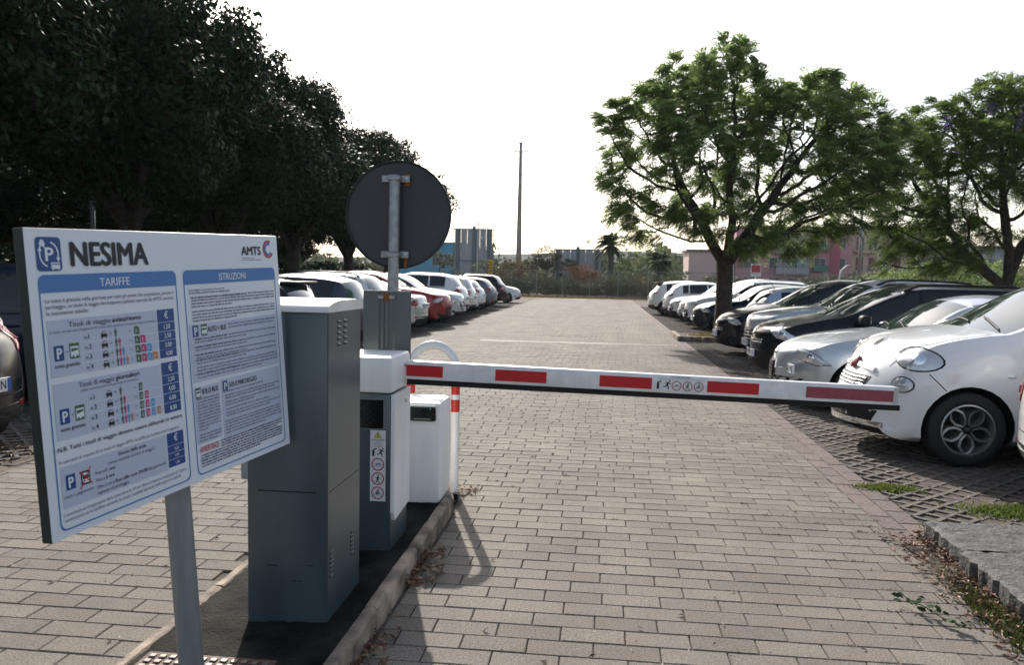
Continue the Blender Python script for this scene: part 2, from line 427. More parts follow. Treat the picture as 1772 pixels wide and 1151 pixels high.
slab(2.03, 3.15, 4.66, 5.22, .105); slab(3.16, 4.6, 4.5, 5.2, .10); slab(2.0, 3.0, 3.62, 4.65, .11); slab(3.01, 4.6, 3.4, 4.49, .105)
slab(1.98, 3.0, 2.5, 3.61, .11); slab(3.01, 4.6, 2.3, 3.39, .105)

# far end: kerb, dry strip
k = MB().bbox(-10, 16, -.09, .09, 0, .16, .02).build('kerb', m_kerb, loc=(0, 61, 0), rot=(0,0,R(-4))); tag(k, 'low concrete kerb closing the far end of the lot', 'kerb', kind='structure')
strip('dry_grass_strip', -12, 20, 58.2, 64, -.008, mat('dry_grass_ground', (.17,.14,.08), .95, var=.4, scale=3, bump=.6, bscale=12))
# ================================================================ CARS
m_glass = mat('car_glass', (.010,.016,.017), .03, spec=.5)
m_glassg = mat('green_glass', (.06,.10,.09), .05, spec=.8, coat=.5)
m_black = mat('black_plastic', (.010,.010,.011), .6, spec=.3)
m_screen = mat('screen_glass', (.035,.052,.05), .04, spec=.9, coat=.6)
m_under = mat('underbody', (.006,.006,.006), .9)
m_tyre = mat('tyre_rubber', (.016,.016,.017), .8)
m_alu = mat('alloy_rim', (.5,.5,.52), .3, .9)
m_rimdark = mat('dark_rim', (.02,.02,.022), .35, .3)
m_chrome = mat('chrome', (.75,.75,.76), .12, 1)
m_lens = mat('clear_lens', (.50,.52,.54), .08, .35, coat=1)
m_bulb = mat('lamp_reflector', (.85,.86,.88), .12, .9)
m_red = mat('red_lens', (.30,.012,.012), .12, coat=1)
m_pink = mat('pale_red_lens', (.5,.12,.12), .15, coat=1)
m_seam = mat('panel_gap', (.01,.01,.01), .9)
m_plate = mat('plate_white', (.7,.7,.7), .4)
m_plateb = mat('plate_blue', (.03,.09,.4), .4)
m_ink = mat('black_ink', (.01,.01,.012), .5)
def paint(n, c, metal=0, rough=.28, coat=.8, spec=.5): return mat('paint_'+n, c, rough, metal, coat=coat, spec=spec)
PW_ = paint('white', (.72,.73,.74)); PSIL = paint('silver', (.52,.55,.59), .6, .32); PGR = paint('grey', (.12,.13,.15), .5, .35, .4)
PBK = paint('black', (.006,.008,.012), 0, .2, 0, .35); PNAVY = paint('navy', (.006,.014,.034), 0, .2, 0, .4); PRED = paint('red', (.26,.012,.02), .3, .3)
PLB = paint('pale_blue_silver', (.40,.46,.56), .6, .35); PSLATE = paint('slate', (.035,.048,.07), .3, .35, .2, .4); PPEARL = paint('pearl', (.62,.66,.62), .1)

def interp(pts, x):
    xs = [p[0] for p in pts]; ys = [p[1] for p in pts]
    if x <= xs[0]: return ys[0]
    if x >= xs[-1]: return ys[-1]
    for i in range(len(xs)-1):
        if x <= xs[i+1]:
            h = xs[i+1]-xs[i]; t = (x-xs[i])/h
            def sl(j):
                if j <= 0 or j >= len(xs)-1: 
                    j0 = max(j-1,0); j1 = min(j+1,len(xs)-1); return (ys[j1]-ys[j0])/(xs[j1]-xs[j0])
                a = (ys[j]-ys[j-1])/(xs[j]-xs[j-1]); b = (ys[j+1]-ys[j])/(xs[j+1]-xs[j])
                return 0 if a*b <= 0 else 2*a*b/(a+b)
            m0, m1 = sl(i), sl(i+1)
            return ys[i]*(2*t**3-3*t*t+1)+h*m0*(t**3-2*t*t+t)+ys[i+1]*(-2*t**3+3*t*t)+h*m1*(t**3-t*t)
# top = side silhouette of the centreline; ws = windscreen x range; rw = rear window x range; sw = side windows; belt = shoulder heights
TYPES = {
 'minimpv': dict(L=4.15,W=1.80,H=1.67,r=.325,fa=.86,ra=3.36,top=[(0,.46),(.05,.58),(.11,.68),(.17,.78),(.23,.87),(.31,.96),(.45,1.05),(.75,1.125),(1.06,1.18),(1.95,1.615),(2.5,1.67),(3.3,1.655),(3.75,1.59),(3.98,1.30),(4.10,1.0),(4.15,.75)],
    bot=[(0,.27),(.06,.22),(.3,.19),(3.7,.20),(4.05,.27),(4.15,.40)],wid=[(0,.66),(.08,.78),(.25,.86),(.6,.895),(2,.90),(3.6,.885),(4.0,.83),(4.15,.74)],
    belt=[(0,.42),(.12,.6),(.3,.84),(.8,1.0),(1.2,1.06),(3.8,1.08),(4.15,.7)],ws=(1.08,1.93),rw=(3.76,4.0),sw=[(1.30,1.48),(1.53,2.30),(2.36,3.12),(3.18,3.62)]),
 'hatch': dict(L=4.02,W=1.73,H=1.47,r=.305,fa=.78,ra=3.30,top=[(0,.52),(.04,.68),(.15,.80),(.45,.90),(.9,.97),(1.12,1.0),(1.88,1.42),(2.35,1.47),(3.1,1.43),(3.55,1.33),(3.80,1.07),(3.95,.92),(4.02,.65)],
    bot=[(0,.34),(.06,.22),(.3,.17),(3.6,.19),(3.95,.27),(4.02,.38)],wid=[(0,.60),(.08,.72),(.25,.81),(.6,.855),(2,.865),(3.5,.85),(3.85,.80),(4.02,.72)],
    belt=[(0,.45),(.3,.76),(.8,.84),(1.2,.90),(3.6,.98),(4.02,.62)],ws=(1.14,1.86),rw=(3.55,3.80),sw=[(1.40,2.28),(2.34,3.02),(3.07,3.30)]),
 'round_hatch': dict(L=4.06,W=1.72,H=1.45,r=.31,fa=.86,ra=3.37,top=[(0,.50),(.03,.66),(.12,.76),(.45,.87),(.95,.95),(1.30,1.0),(2.05,1.38),(2.5,1.45),(3.1,1.42),(3.6,1.28),(3.86,1.05),(3.99,.90),(4.06,.62)],
    bot=[(0,.32),(.06,.20),(.3,.16),(3.6,.18),(4.0,.27),(4.06,.38)],wid=[(0,.52),(.07,.66),(.22,.77),(.6,.845),(2,.86),(3.5,.85),(3.9,.79),(4.06,.70)],
    belt=[(0,.42),(.3,.71),(.8,.80),(1.3,.88),(3.6,.98),(4.06,.6)],ws=(1.32,2.03),rw=(3.58,3.87),sw=[(1.62,2.62),(2.70,3.25)]),
 'van': dict(L=4.30,W=1.78,H=1.58,r=.325,fa=.90,ra=3.63,top=[(0,.52),(.03,.74),(.10,.86),(.45,.97),(.9,1.05),(1.02,1.08),(1.95,1.49),(2.4,1.575),(3.5,1.56),(4.05,1.46),(4.22,1.12),(4.30,.7)],
    bot=[(0,.34),(.06,.24),(.3,.20),(3.9,.22),(4.2,.30),(4.30,.40)],wid=[(0,.70),(.08,.79),(.25,.86),(.6,.89),(2,.89),(3.9,.88),(4.30,.80)],
    belt=[(0,.46),(.3,.84),(.8,.92),(1.3,.97),(4.1,1.04),(4.30,.65)],ws=(1.04,1.93),rw=(4.06,4.21),sw=[(1.32,2.22),(2.28,3.10),(3.16,3.8)]),
 'mpv': dict(L=4.36,W=1.77,H=1.62,r=.32,fa=.92,ra=3.60,top=[(0,.52),(.04,.70),(.14,.82),(.5,.95),(.95,1.04),(1.15,1.08),(2.1,1.54),(2.6,1.62),(3.5,1.59),(4.0,1.48),(4.22,1.1),(4.32,.95),(4.36,.7)],
    bot=[(0,.32),(.06,.22),(.3,.17),(3.9,.2),(4.28,.28),(4.36,.4)],wid=[(0,.62),(.08,.74),(.25,.83),(.6,.875),(2,.885),(3.8,.87),(4.2,.82),(4.36,.74)],
    belt=[(0,.45),(.3,.80),(.8,.90),(1.3,.97),(4.0,1.05),(4.36,.65)],ws=(1.17,2.07),rw=(4.0,4.22),sw=[(1.38,1.62),(1.67,2.45),(2.51,3.25),(3.31,3.8)]),
 'suv': dict(L=4.44,W=1.85,H=1.65,r=.35,fa=.88,ra=3.52,top=[(0,.60),(.03,.84),(.10,.95),(.5,1.05),(1.0,1.12),(1.22,1.15),(2.0,1.56),(2.5,1.65),(3.4,1.62),(3.9,1.53),(4.20,1.17),(4.36,1.03),(4.44,.75)],
    bot=[(0,.38),(.06,.27),(.3,.23),(3.9,.25),(4.36,.33),(4.44,.45)],wid=[(0,.70),(.08,.80),(.25,.88),(.6,.915),(2,.925),(3.9,.91),(4.3,.86),(4.44,.76)],
    belt=[(0,.5),(.3,.92),(.8,.99),(1.3,1.03),(4.0,1.12),(4.44,.72)],ws=(1.24,1.98),rw=(3.9,4.2),sw=[(1.55,2.32),(2.38,3.10),(3.16,3.72)]),
 'sedan': dict(L=4.48,W=1.72,H=1.42,r=.31,fa=.90,ra=3.46,top=[(0,.50),(.04,.66),(.15,.75),(.6,.86),(1.1,.93),(1.35,.96),(2.05,1.36),(2.5,1.42),(3.0,1.40),(3.3,1.33),(3.85,1.02),(4.25,1.0),(4.40,.95),(4.48,.68)],
    bot=[(0,.32),(.06,.22),(.3,.17),(4.0,.2),(4.4,.27),(4.48,.38)],wid=[(0,.62),(.08,.73),(.25,.81),(.6,.85),(2,.86),(3.9,.85),(4.35,.79),(4.48,.70)],
    belt=[(0,.44),(.3,.71),(.8,.80),(1.35,.88),(3.8,.93),(4.4,.86),(4.48,.6)],ws=(1.37,2.03),rw=(3.32,3.84),sw=[(1.62,2.40),(2.46,3.10)]),
}
def car_body(T):
    """closed body grid; returns verts, faces, face tags"""
    L, W, H = T['L'], T['W']/2, T['H']
    xs = set(np.round(np.linspace(0, L, 58), 4))
    keys = list(T['ws'])+list(T['rw'])+[x for p in T['sw'] for x in p]+[.015,.04,.08,L-.02,L-.05,L-.09]
    xs = sorted([x for x in xs if all(abs(x-k) > .025 for k in keys)] + keys + [0.0, L]); xs = sorted(set(xs))
    V = []; nsec = None; info = []
    bb = interp(T['belt'], L*.5)
    for x in xs:
        zt = interp(T['top'], x); zb = interp(T['bot'], x); w = interp(T['wid'], x)*W/max(p[1] for p in T['wid'])
        zs = min(interp(T['belt'], x), zt-.045); g = max(0, min(1, (zt-zs-.10)/(H-bb-.10)))
        k = .30*max(0, 1-x/.9)**1.5 - .22*max(0, 1-(L-x)/.8)**1.5
        wr = w*(.90-.15*g); ze = zt-(.03+.045*g)
        ze = max(ze, zs+.012)
        zm = zb+(zs-zb)*.52
        pts = [(0,zb),(w*.45,zb),(w*.86,zb),(w*.955,zb+.05),(w*.985,zb+(zm-zb)*.45),(w,zm),(w*.998,zm+(zs-zm)*.4),(w*.985,zm+(zs-zm)*.75),(w*.955,zs)]
        tumble = g
        for t in (.09,.35,.62,.90,1.0):
            a = w*.955*(1-t)+wr*t + .02*math.sin(math.pi*t)*g
            pts.append((a, zs+(ze-zs)*t))
        for t in (.06,.16,.40,.70,1.0):
            pts.append((wr*(1-t), ze+(zt-ze)*(1-(1-t)**2)))
        nsec = len(pts)
        full = [( -a, z) for a, z in pts] + [(a, z) for a, z in pts[-2:0:-1]]
        for y, z in full: 
            yy = y/max(w, 1e-6); kk = k if z < H*.75 else k*.6
            # screens bow forward / backward at the centre
            if T['ws'][0]-.05 <= x <= T['ws'][1]+.1: kk = .13
            elif T['rw'][0]-.05 <= x <= T['rw'][1]+.02: kk += -.06
            V.append((x + kk*yy*yy, y, z))
    n = 2*nsec-2; F = []; tags = []
    for i in range(len(xs)-1):
        xa, xb = xs[i], xs[i+1]; xm = (xa+xb)/2
        for j in range(n):
            jj = (j+1) % n
            F.append((i*n+j, (i+1)*n+j, (i+1)*n+jj, i*n+jj))
            s = j if j < nsec-1 else (2*nsec-3-j)      # mirrored section index
            tg = 'body'
            if s < 2: tg = 'under'
            elif s in (2, 3): tg = 'sill'
            elif 9 <= s <= 11 and any(a-1e-4 <= xa and xb <= b+1e-4 for a, b in T['sw']): tg = 'side_window'
            elif s in (13, 14, 15, 16, 17):
                if T['ws'][0]-1e-4 <= xa and xb <= T['ws'][1]+1e-4 and s >= 14: tg = 'windscreen'
                elif T['rw'][0]-1e-4 <= xa and xb <= T['rw'][1]+1e-4 and s >= 14: tg = 'rear_window'
            tags.append(tg)
    # end caps: rows of the section joined across the car, keeping the bow of the bumper
    for end in (0, len(xs)-1):
        base = end*n; NC = 9; x = xs[end]; w = interp(T['wid'], x)*W/max(p[1] for p in T['wid'])
        cols = []
        for j in range(nsec):
            jl = base+j; jr = base+(j if j in (0, nsec-1) else n-j)
            if jl == jr: cols.append([jl]*(NC+1)); continue
            vl = V[jl]; vr = V[jr]; kx = (vl[0]-x)/((vl[1]/w)**2 or 1); row = [jl]
            for c in range(1, NC):
                t = c/NC; yy = vl[1]+(vr[1]-vl[1])*t; V.append((x+kx*(yy/w)**2, yy, vl[2])); row.append(len(V)-1)
            row.append(jr); cols.append(row)
        for j in range(nsec-1):
            for c in range(NC):
                q = [cols[j][c], cols[j][c+1], cols[j+1][c+1], cols[j+1][c]]
                q = [v for i, v in enumerate(q) if v != q[i-1]]
                if len(q) < 3: continue
                F.append(tuple(q)); tags.append('sill' if j < 3 else 'body')
    return V, F, tags
CUT = {}
def make_body(name, T, paintm, low, parent):
    V, F, tags = car_body(T)
    fix = {'body': 0, 'under': 1, 'sill': 2, 'side_window': 3, 'windscreen': 4, 'rear_window': 5}
    mi = [fix[t] for t in tags]
    # boolean arches
    me = bpy.data.meshes.new('body'); me.from_pydata(V, [], F)
    for mm in (paintm, m_under, low, m_glass, m_glass, m_glass): me.materials.append(mm)
    me.polygons.foreach_set('material_index', mi)
    bm = bmesh.new(); bm.from_mesh(me); bmesh.ops.remove_doubles(bm, verts=bm.verts, dist=1e-5); bmesh.ops.recalc_face_normals(bm, faces=bm.faces)
    if bm.calc_volume(signed=True) < 0: bmesh.ops.reverse_faces(bm, faces=bm.faces)
    bm.to_mesh(me); bm.free()
    bvh = BVHTree.FromPolygons([v for v in V], [tuple(f) for f in F])
    o = bpy.data.objects.new('body', me); COL.objects.link(o)
    cb = MB(); W = T['W']/2
    for cx in (T['fa'], T['ra']):
        for s in (-1, 1):
            ra = T['r']+.055; n = 28; poly = [(cx+ra*math.cos(2*math.pi*i/n), T['r']+ra*math.sin(2*math.pi*i/n)) for i in range(n)]
            ya, yb = sorted((s*(W-.30), s*(W+.3)))
            vs = [(x, ya, z) for x, z in poly]+[(x, yb, z) for x, z in poly]
            cb.add(vs, [tuple(range(n)), tuple(range(n, 2*n))[::-1]]+[(i, n+i, n+(i+1)%n, (i+1)%n) for i in range(n)])
    c = cb.build('cut', m_under); bm = bmesh.new(); bm.from_mesh(c.data); bmesh.ops.recalc_face_normals(bm, faces=bm.faces); bm.to_mesh(c.data); bm.free()
    md = o.modifiers.new('b', 'BOOLEAN'); md.object = c; md.operation = 'DIFFERENCE'; md.solver = 'EXACT'; md.use_self = True; md.material_mode = 'TRANSFER'
    dg = bpy.context.evaluated_depsgraph_get(); dg.update(); me2 = bpy.data.meshes.new_from_object(o.evaluated_get(dg))
    bpy.data.objects.remove(o); bpy.data.objects.remove(c)
    mats = [m for m in me2.materials]
    bm = bmesh.new(); bm.from_mesh(me2)
    def piece(nm, keep, matsl, remap, sm=True, off=0):
        b2 = bm.copy(); b2.faces.ensure_lookup_table()
        dele = [f for f in b2.faces if not keep(f)]
        bmesh.ops.delete(b2, geom=dele, context='FACES')
        if not len(b2.faces): b2.free(); return None
        if off: 
            b2.normal_update()
            for v in b2.verts: v.co += v.normal*off
        for f in b2.faces: f.material_index = remap(f); f.smooth = sm
        m3 = bpy.data.meshes.new(nm); b2.to_mesh(m3); b2.free()
        for mm in matsl: m3.materials.append(mm)
        m3.set_sharp_from_angle(angle=R(38))
        ob = bpy.data.objects.new(nm, m3); COL.objects.link(ob); ob.parent = parent; return ob
    names = [m.name if m else '' for m in mats]
    # material slots after transfer: first six as given, cutter's appended or merged with 'underbody'
    bo = piece('body', lambda f: f.material_index not in (3,4,5), [paintm, m_under, low], lambda f: f.material_index if f.material_index < 3 else 1)
    cen = lambda f: f.calc_center_median()
    for k, nm in ((4,'windscreen'), (5,'rear_window')): piece(nm, lambda f: f.material_index == k, [T.get('g_'+nm, m_screen)], lambda f: 0)
    for a, b in T['sw']:
        for s in (-1, 1):
            piece('side_window', lambda f: f.material_index == 3 and cen(f).y*s > 0 and a-.08 <= cen(f).x <= b+.08 and a-.02 <= min(v.co.x for v in f.verts)+.0 and max(v.co.x for v in f.verts) <= b+.16, [m_glass], lambda f: 0)
    bm.free(); bpy.data.meshes.remove(me2)
    return bo, bvh
def patch(bvh, parent, name, c, d, poly, m, off=.006, rings=3, dome=.0, skirt=.02):
    """panel laid onto the body: poly in the plane facing direction d (pointing from outside into the car)"""
    d = Vector(d).normalized(); c = Vector(c); s = d.cross(Vector((0,0,1))).normalized(); s = -s; t = s.cross(d).normalized()
    if t.z < 0: t = -t
    n0 = len(poly); P = []
    for i in range(n0):
        a, b = poly[i], poly[(i+1)%n0]; k = max(1, int(math.hypot(b[0]-a[0], b[1]-a[1])/.05))
        P += [(a[0]+(b[0]-a[0])*q/k, a[1]+(b[1]-a[1])*q/k) for q in range(k)]
    n = len(P); cx = sum(p[0] for p in P)/n; cy = sum(p[1] for p in P)/n
    vs = []
    def hit(u, v, o2):
        org = c + s*u + t*v - d*1.2; h = bvh.ray_cast(org, d)
        if h[0] is None: return None
        return h[0] - d*o2
    last = c - d*off
    for k in range(rings+1):
        for p in P:
            q = k/rings; u = cx+(p[0]-cx)*q; v = cy+(p[1]-cy)*q
            h = hit(u, v, off + dome*(1-q*q))
            if h is None or (h-c).length > .9: h = last
            last = h; vs.append(h)
    for p in P:
        h = hit(p[0], p[1], -skirt); vs.append(h if h is not None and (h-c).length < .9 else last)
    fs = []
    for k in range(rings+1):
        for i in range(n):
            fs.append((k*n+i, k*n+(i+1)%n, (k+1)*n+(i+1)%n, (k+1)*n+i))
    return MB().add(vs, fs).build(name, m, parent, smooth=45)
def ribbon(bvh, parent, name, pts, wd, m, off=.002, side=-1, axis='y'):
    mb = MB(); P = []
    for i in range(len(pts)-1):
        a, b = pts[i], pts[i+1]; k = max(1, int(math.hypot(b[0]-a[0], b[1]-a[1])/.06))
        P += [(a[0]+(b[0]-a[0])*q/k, a[1]+(b[1]-a[1])*q/k) for q in range(k)]
    P.append(pts[-1]); vs = []; ok = []
    for i, p in enumerate(P):
        q0 = P[max(i-1,0)]; q1 = P[min(i+1,len(P)-1)]; dx, dz = q1[0]-q0[0], q1[1]-q0[1]; l = math.hypot(dx, dz) or 1; nx, nz = -dz/l*wd/2, dx/l*wd/2
        for sg in (-1, 1):
            if axis == 'y': h = bvh.ray_cast(Vector((p[0]+nx*sg, side*2, p[1]+nz*sg)), Vector((0,-side,0))); o_ = Vector((0,side*off,0))
            elif axis == 'z': h = bvh.ray_cast(Vector((p[0]+nx*sg, p[1]+nz*sg, 3)), Vector((0,0,-1))); o_ = Vector((0,0,off))
            else: h = bvh.ray_cast(Vector((side*9, p[0]+nx*sg, p[1]+nz*sg)), Vector((-side,0,0))); o_ = Vector((side*off,0,0))
            vs.append(h[0]+o_ if h[0] is not None else None)
    v2 = []; fs = []
    for i in range(len(P)-1):
        q = vs[2*i:2*i+4]
        if any(x is None for x in q): continue
        n = len(v2); v2 += q; fs.append((n, n+1, n+3, n+2))
    if fs: return MB().add(v2, fs).build(name, m, parent)
# wheels: one mesh set per style, lying in the x-z plane, facing -y
WH = {}
def wheel(style, r, parent, loc, flip):
    key = style
    if key not in WH:
        ty = MB().lathe([(.66,-.10),(.70,-.115),(.93,-.115),(.985,-.09),(1.0,-.04),(1.0,.04),(.985,.09),(.93,.115),(.66,.11)], 36, 'y')
        rm = MB(); rm.lathe([(.70,-.112),(.655,-.118),(.63,-.09),(.62,.09)], 36, 'y', mi=0)
        rm.lathe([(.63,-.01),(.0,-.01)], 24, 'y', mi=1)
        hub = MB().lathe([(.10,-.02),(.10,-.10),(.07,-.115),(0,-.117)], 18, 'y')
        def spoke(a, w0, w1, r0, r1, y0, y1, mi=0, sk=0):
            M = Matrix.Rotation(a, 4, 'Y'); b = MB()
            b.add([(r0,y0,-w0),(r1,y1,-w1+sk),(r1,y1,w1+sk),(r0,y0,w0),(r0,.0,-w0*1.2),(r1,.0,-w1*1.2+sk),(r1,.0,w1*1.2+sk),(r0,.0,w0*1.2)],
                  [(0,1,2,3),(0,4,5,1),(3,2,6,7),(1,5,6,2)]); b.xf(M); rm.add(b.v, b.f, mi)
        if style == 'petal':
            for k in range(5):
                a = 2*math.pi*k/5+.3
                for sg in (-1, 1):
                    pts = [(.12, sg*.03), (.28, sg*.15), (.44, sg*.175), (.58, sg*.10), (.63, sg*.02)]
                    for (ra_, wa), (rb, wb) in zip(pts[:-1], pts[1:]):
                        b = MB(); t_ = .032; y0 = -.085
                        b.add([(ra_,y0,wa-t_),(rb,y0,wb-t_),(rb,y0-.005,wb+t_),(ra_,y0-.005,wa+t_),(ra_,-.01,wa-t_),(rb,-.01,wb-t_),(rb,-.01,wb+t_),(ra_,-.01,wa+t_)],
                              [(0,1,2,3),(0,4,5,1),(3,2,6,7)]); b.xf(Matrix.Rotation(a, 4, 'Y')); rm.add(b.v, b.f, 0)
        elif style == 'cover':
            rm.lathe([(.60,-.10),(.3,-.115),(0,-.118)], 30, 'y', mi=0)
            for k in range(9): spoke(2*math.pi*k/9, .03, .05, .33, .56, -.122, -.118, 1)
        else:
            for k in range(5):
                for d in (-.16, .16): spoke(2*math.pi*k/5+d+.2, .045, .035, .08, .65, -.095, -.10)
        WH[key] = (ty, rm, hub)
        for x in WH[key]: x.meshdone = None
    ty, rm, hub = WH[key]
    wobj = empty('wheel', loc); wobj.parent = parent; wobj.scale = (r, 1.0 if not flip else -1.0, r)
    # the axle direction keeps real width: meshes are unit radius, width in metres
    for part, nm, mats in ((ty,'tyre',m_tyre),(rm,'rim',[m_alu if style != 'petal' else mat('polished_rim',(.34,.34,.35),.4,.7), m_rimdark]),(hub,'hub',m_rimdark if style == 'petal' else m_alu)):
        if part.meshdone is None:
            o = part.build(nm, mats, wobj, smooth=40); part.meshdone = o.data
        else:
            o = bpy.data.objects.new(nm, part.meshdone); COL.objects.link(o); o.parent = wobj
    return wobj
def plate(parent, c, face, txt, w=.52, h=.11):
    """face -1: looks to -x, +1: looks to +x"""
    M = Matrix.Translation(c) @ Matrix(((0,0,face,0),(-face if False else face*-1*-1,0,0,0),(0,1,0,0),(0,0,0,1)))
    # local x -> world y*face, local y -> z, local z -> x*face
    M = Matrix.Translation(c) @ Matrix(((0,0,face,0),(face,0,0,0),(0,1,0,0),(0,0,0,1)))
    b = MB().box(-w/2,w/2,-h/2,h/2,-.03,0,0); b.xf(M); o = b.build('number_plate', m_plate, parent)
    for xx in (-w/2, w/2-.04): b = MB().box(xx,xx+.04,-h/2,h/2,.0005,.001,0); b.xf(M); b.build('plate_band', m_plateb, o)
    b = MB(); text(b, txt, 0, -h*.3, h*.62, w*.78, .01, 0, .0015, 'c'); b.xf(M); b.build('plate_lettering', m_ink, o)
def ell(a, b, rot=0, n=20, p=2.0):
    o = []
    for i in range(n):
        t = 2*math.pi*i/n; x = abs(math.cos(t))**(2/p)*a*(1 if math.cos(t) >= 0 else -1); y = abs(math.sin(t))**(2/p)*b*(1 if math.sin(t) >= 0 else -1)
        o.append((x*math.cos(rot)-y*math.sin(rot), x*math.sin(rot)+y*math.cos(rot)))
    return o
def flip(poly): return [(-x, y) for x, y in poly][::-1]
def front_kit(root, bvh, T, st):
    L, W = T['L'], T['W']/2; hz = st.get('hz', .74); zg = st.get('gz', .55)
    for s in (-1, 1):
        hx, hy = st.get('hpos', (.22, W*.80)); d = st.get('hdir', (1, .55, -.12)); d = (d[0], -s*d[1], d[2])
        c = (hx, s*hy, hz)
        poly = st.get('hpoly', [(-.20,-.05),(-.08,-.085),(.10,-.06),(.22,.01),(.24,.075),(.08,.065),(-.12,.03)])
        # in patch space +u is to the left of d ... mirrored per side
        pl_ = poly if s < 0 else flip(poly)
        rim = patch(bvh, root, 'headlight', c, d, [(x*1.06, y*1.12) for x, y in pl_], st.get('hrim', m_black), .004)
        patch(bvh, rim, 'lens', c, d, pl_, m_lens, .010, dome=.012)
        u, v = st.get('bulb', (-.02, -.01)); u = u if s < 0 else -u
        patch(bvh, rim, 'reflector', c, d, [(x+u, y+v) for x, y in ell(.055,.05)], m_bulb, .026, dome=.008, skirt=-.01)
        if st.get('fog', 1):
            patch(bvh, root, 'fog_light', (.12, s*W*.76, .38), (1,-s*.3,0), st.get('fogpoly', ell(.07,.045)), m_black if not st.get('fogm') else m_lens, .006)
    g = st.get('grille', 'bar'); d = (1,0,0)
    if g == 'bar':
        q = patch(bvh, root, 'grille', (0,0,zg), d, [(-.38,-.04),(.38,-.04),(.42,.04),(-.42,.04)], m_black, .004)
        for k in (-.02,.02): patch(bvh, q, 'grille_bar', (0,0,zg+k), d, [(-.37,-.007),(.37,-.007),(.37,.007),(-.37,.007)], m_chrome, .012)
    elif g == 'big':
        q = patch(bvh, root, 'grille', (0,0,zg+.06), d, [(-.34,-.13),(.34,-.13),(.42,.10),(-.42,.10)], m_black, .004)
        for k in (-.08,-.02,.04,.09): patch(bvh, q, 'grille_bar', (0,0,zg+.05+k), d, [(-.34,-.008),(.34,-.008),(.36,.008),(-.36,.008)], m_chrome, .014)
    elif g == 'hex':
        patch(bvh, root, 'grille', (0,0,zg-.04), d, [(-.36,-.12),(.36,-.12),(.42,0),(.34,.12),(-.34,.12),(-.42,0)], m_black, .004)
    patch(bvh, root, 'air_intake', (0,0,.33), d, [(-.45,-.05),(.45,-.05),(.5,.05),(-.5,.05)], m_black, .004)
    if st.get('plate', 'EV 507 LM'): 
        h = bvh.ray_cast(Vector((-2,0,st.get('pz',.44))), Vector((1,0,0)))[0]; plate(root, (h.x-.02,0,h.z), -1, st.get('plate', 'EV 507 LM'))
    patch(bvh, root, 'badge', (0,0,zg+st.get('bz',.13)), d, ell(.05,.04), m_chrome, .012)
def rear_kit(root, bvh, T, st):
    L, W = T['L'], T['W']/2; tz = st.get('tz', .92)
    for s in (-1, 1):
        poly = st.get('tpoly', [(-.13,-.05),(.06,-.09),(.17,-.03),(.16,.09),(.02,.08),(-.12,.04)])
        d = (-1, -s*.75, 0); c = (L-.12, s*W*.86, tz); pl_ = poly if s > 0 else flip(poly)
        q = patch(bvh, root, 'taillight', c, d, pl_, m_red, .010, dome=.01)
        patch(bvh, q, 'reversing_lamp', c, d, [(x*.42, y*.3-.01) for x, y in pl_], m_pink, .028, skirt=-.01)
        patch(bvh, root, 'reflector', (L-.05, s*W*.72, .42), (-1,-s*.3,0), [(-.08,-.018),(.08,-.018),(.08,.018),(-.08,.018)], m_red, .006)
    patch(bvh, root, 'bumper_trim', (L,0,.38), (-1,0,0), [(-.60,-.07),(.60,-.07),(.64,.05),(-.64,.05)], m_black if st.get('rtrim',1) else m_seam, .005)
    ribbon(bvh, root, 'tailgate_seam', [(-W*.74,.52),(-W*.70,1.0),],.008,m_seam,side=1,axis='x')
    ribbon(bvh, root, 'tailgate_seam', [(W*.74,.52),(W*.70,1.0)],.008,m_seam,side=1,axis='x')
    ribbon(bvh, root, 'tailgate_seam', [(-W*.74,.52),(W*.74,.52)],.008,m_seam,side=1,axis='x')
    h = bvh.ray_cast(Vector((L+2,0,st.get('rpz',.72))), Vector((-1,0,0)))[0]
    if st.get('rplate', 'BD 419 TS'): plate(root, (h.x+.02,0,h.z), 1, st.get('rplate', 'BD 419 TS'))
    patch(bvh, root, 'badge', (L,0,h.z+.16), (-1,0,0), ell(.05,.04), m_chrome, .012)
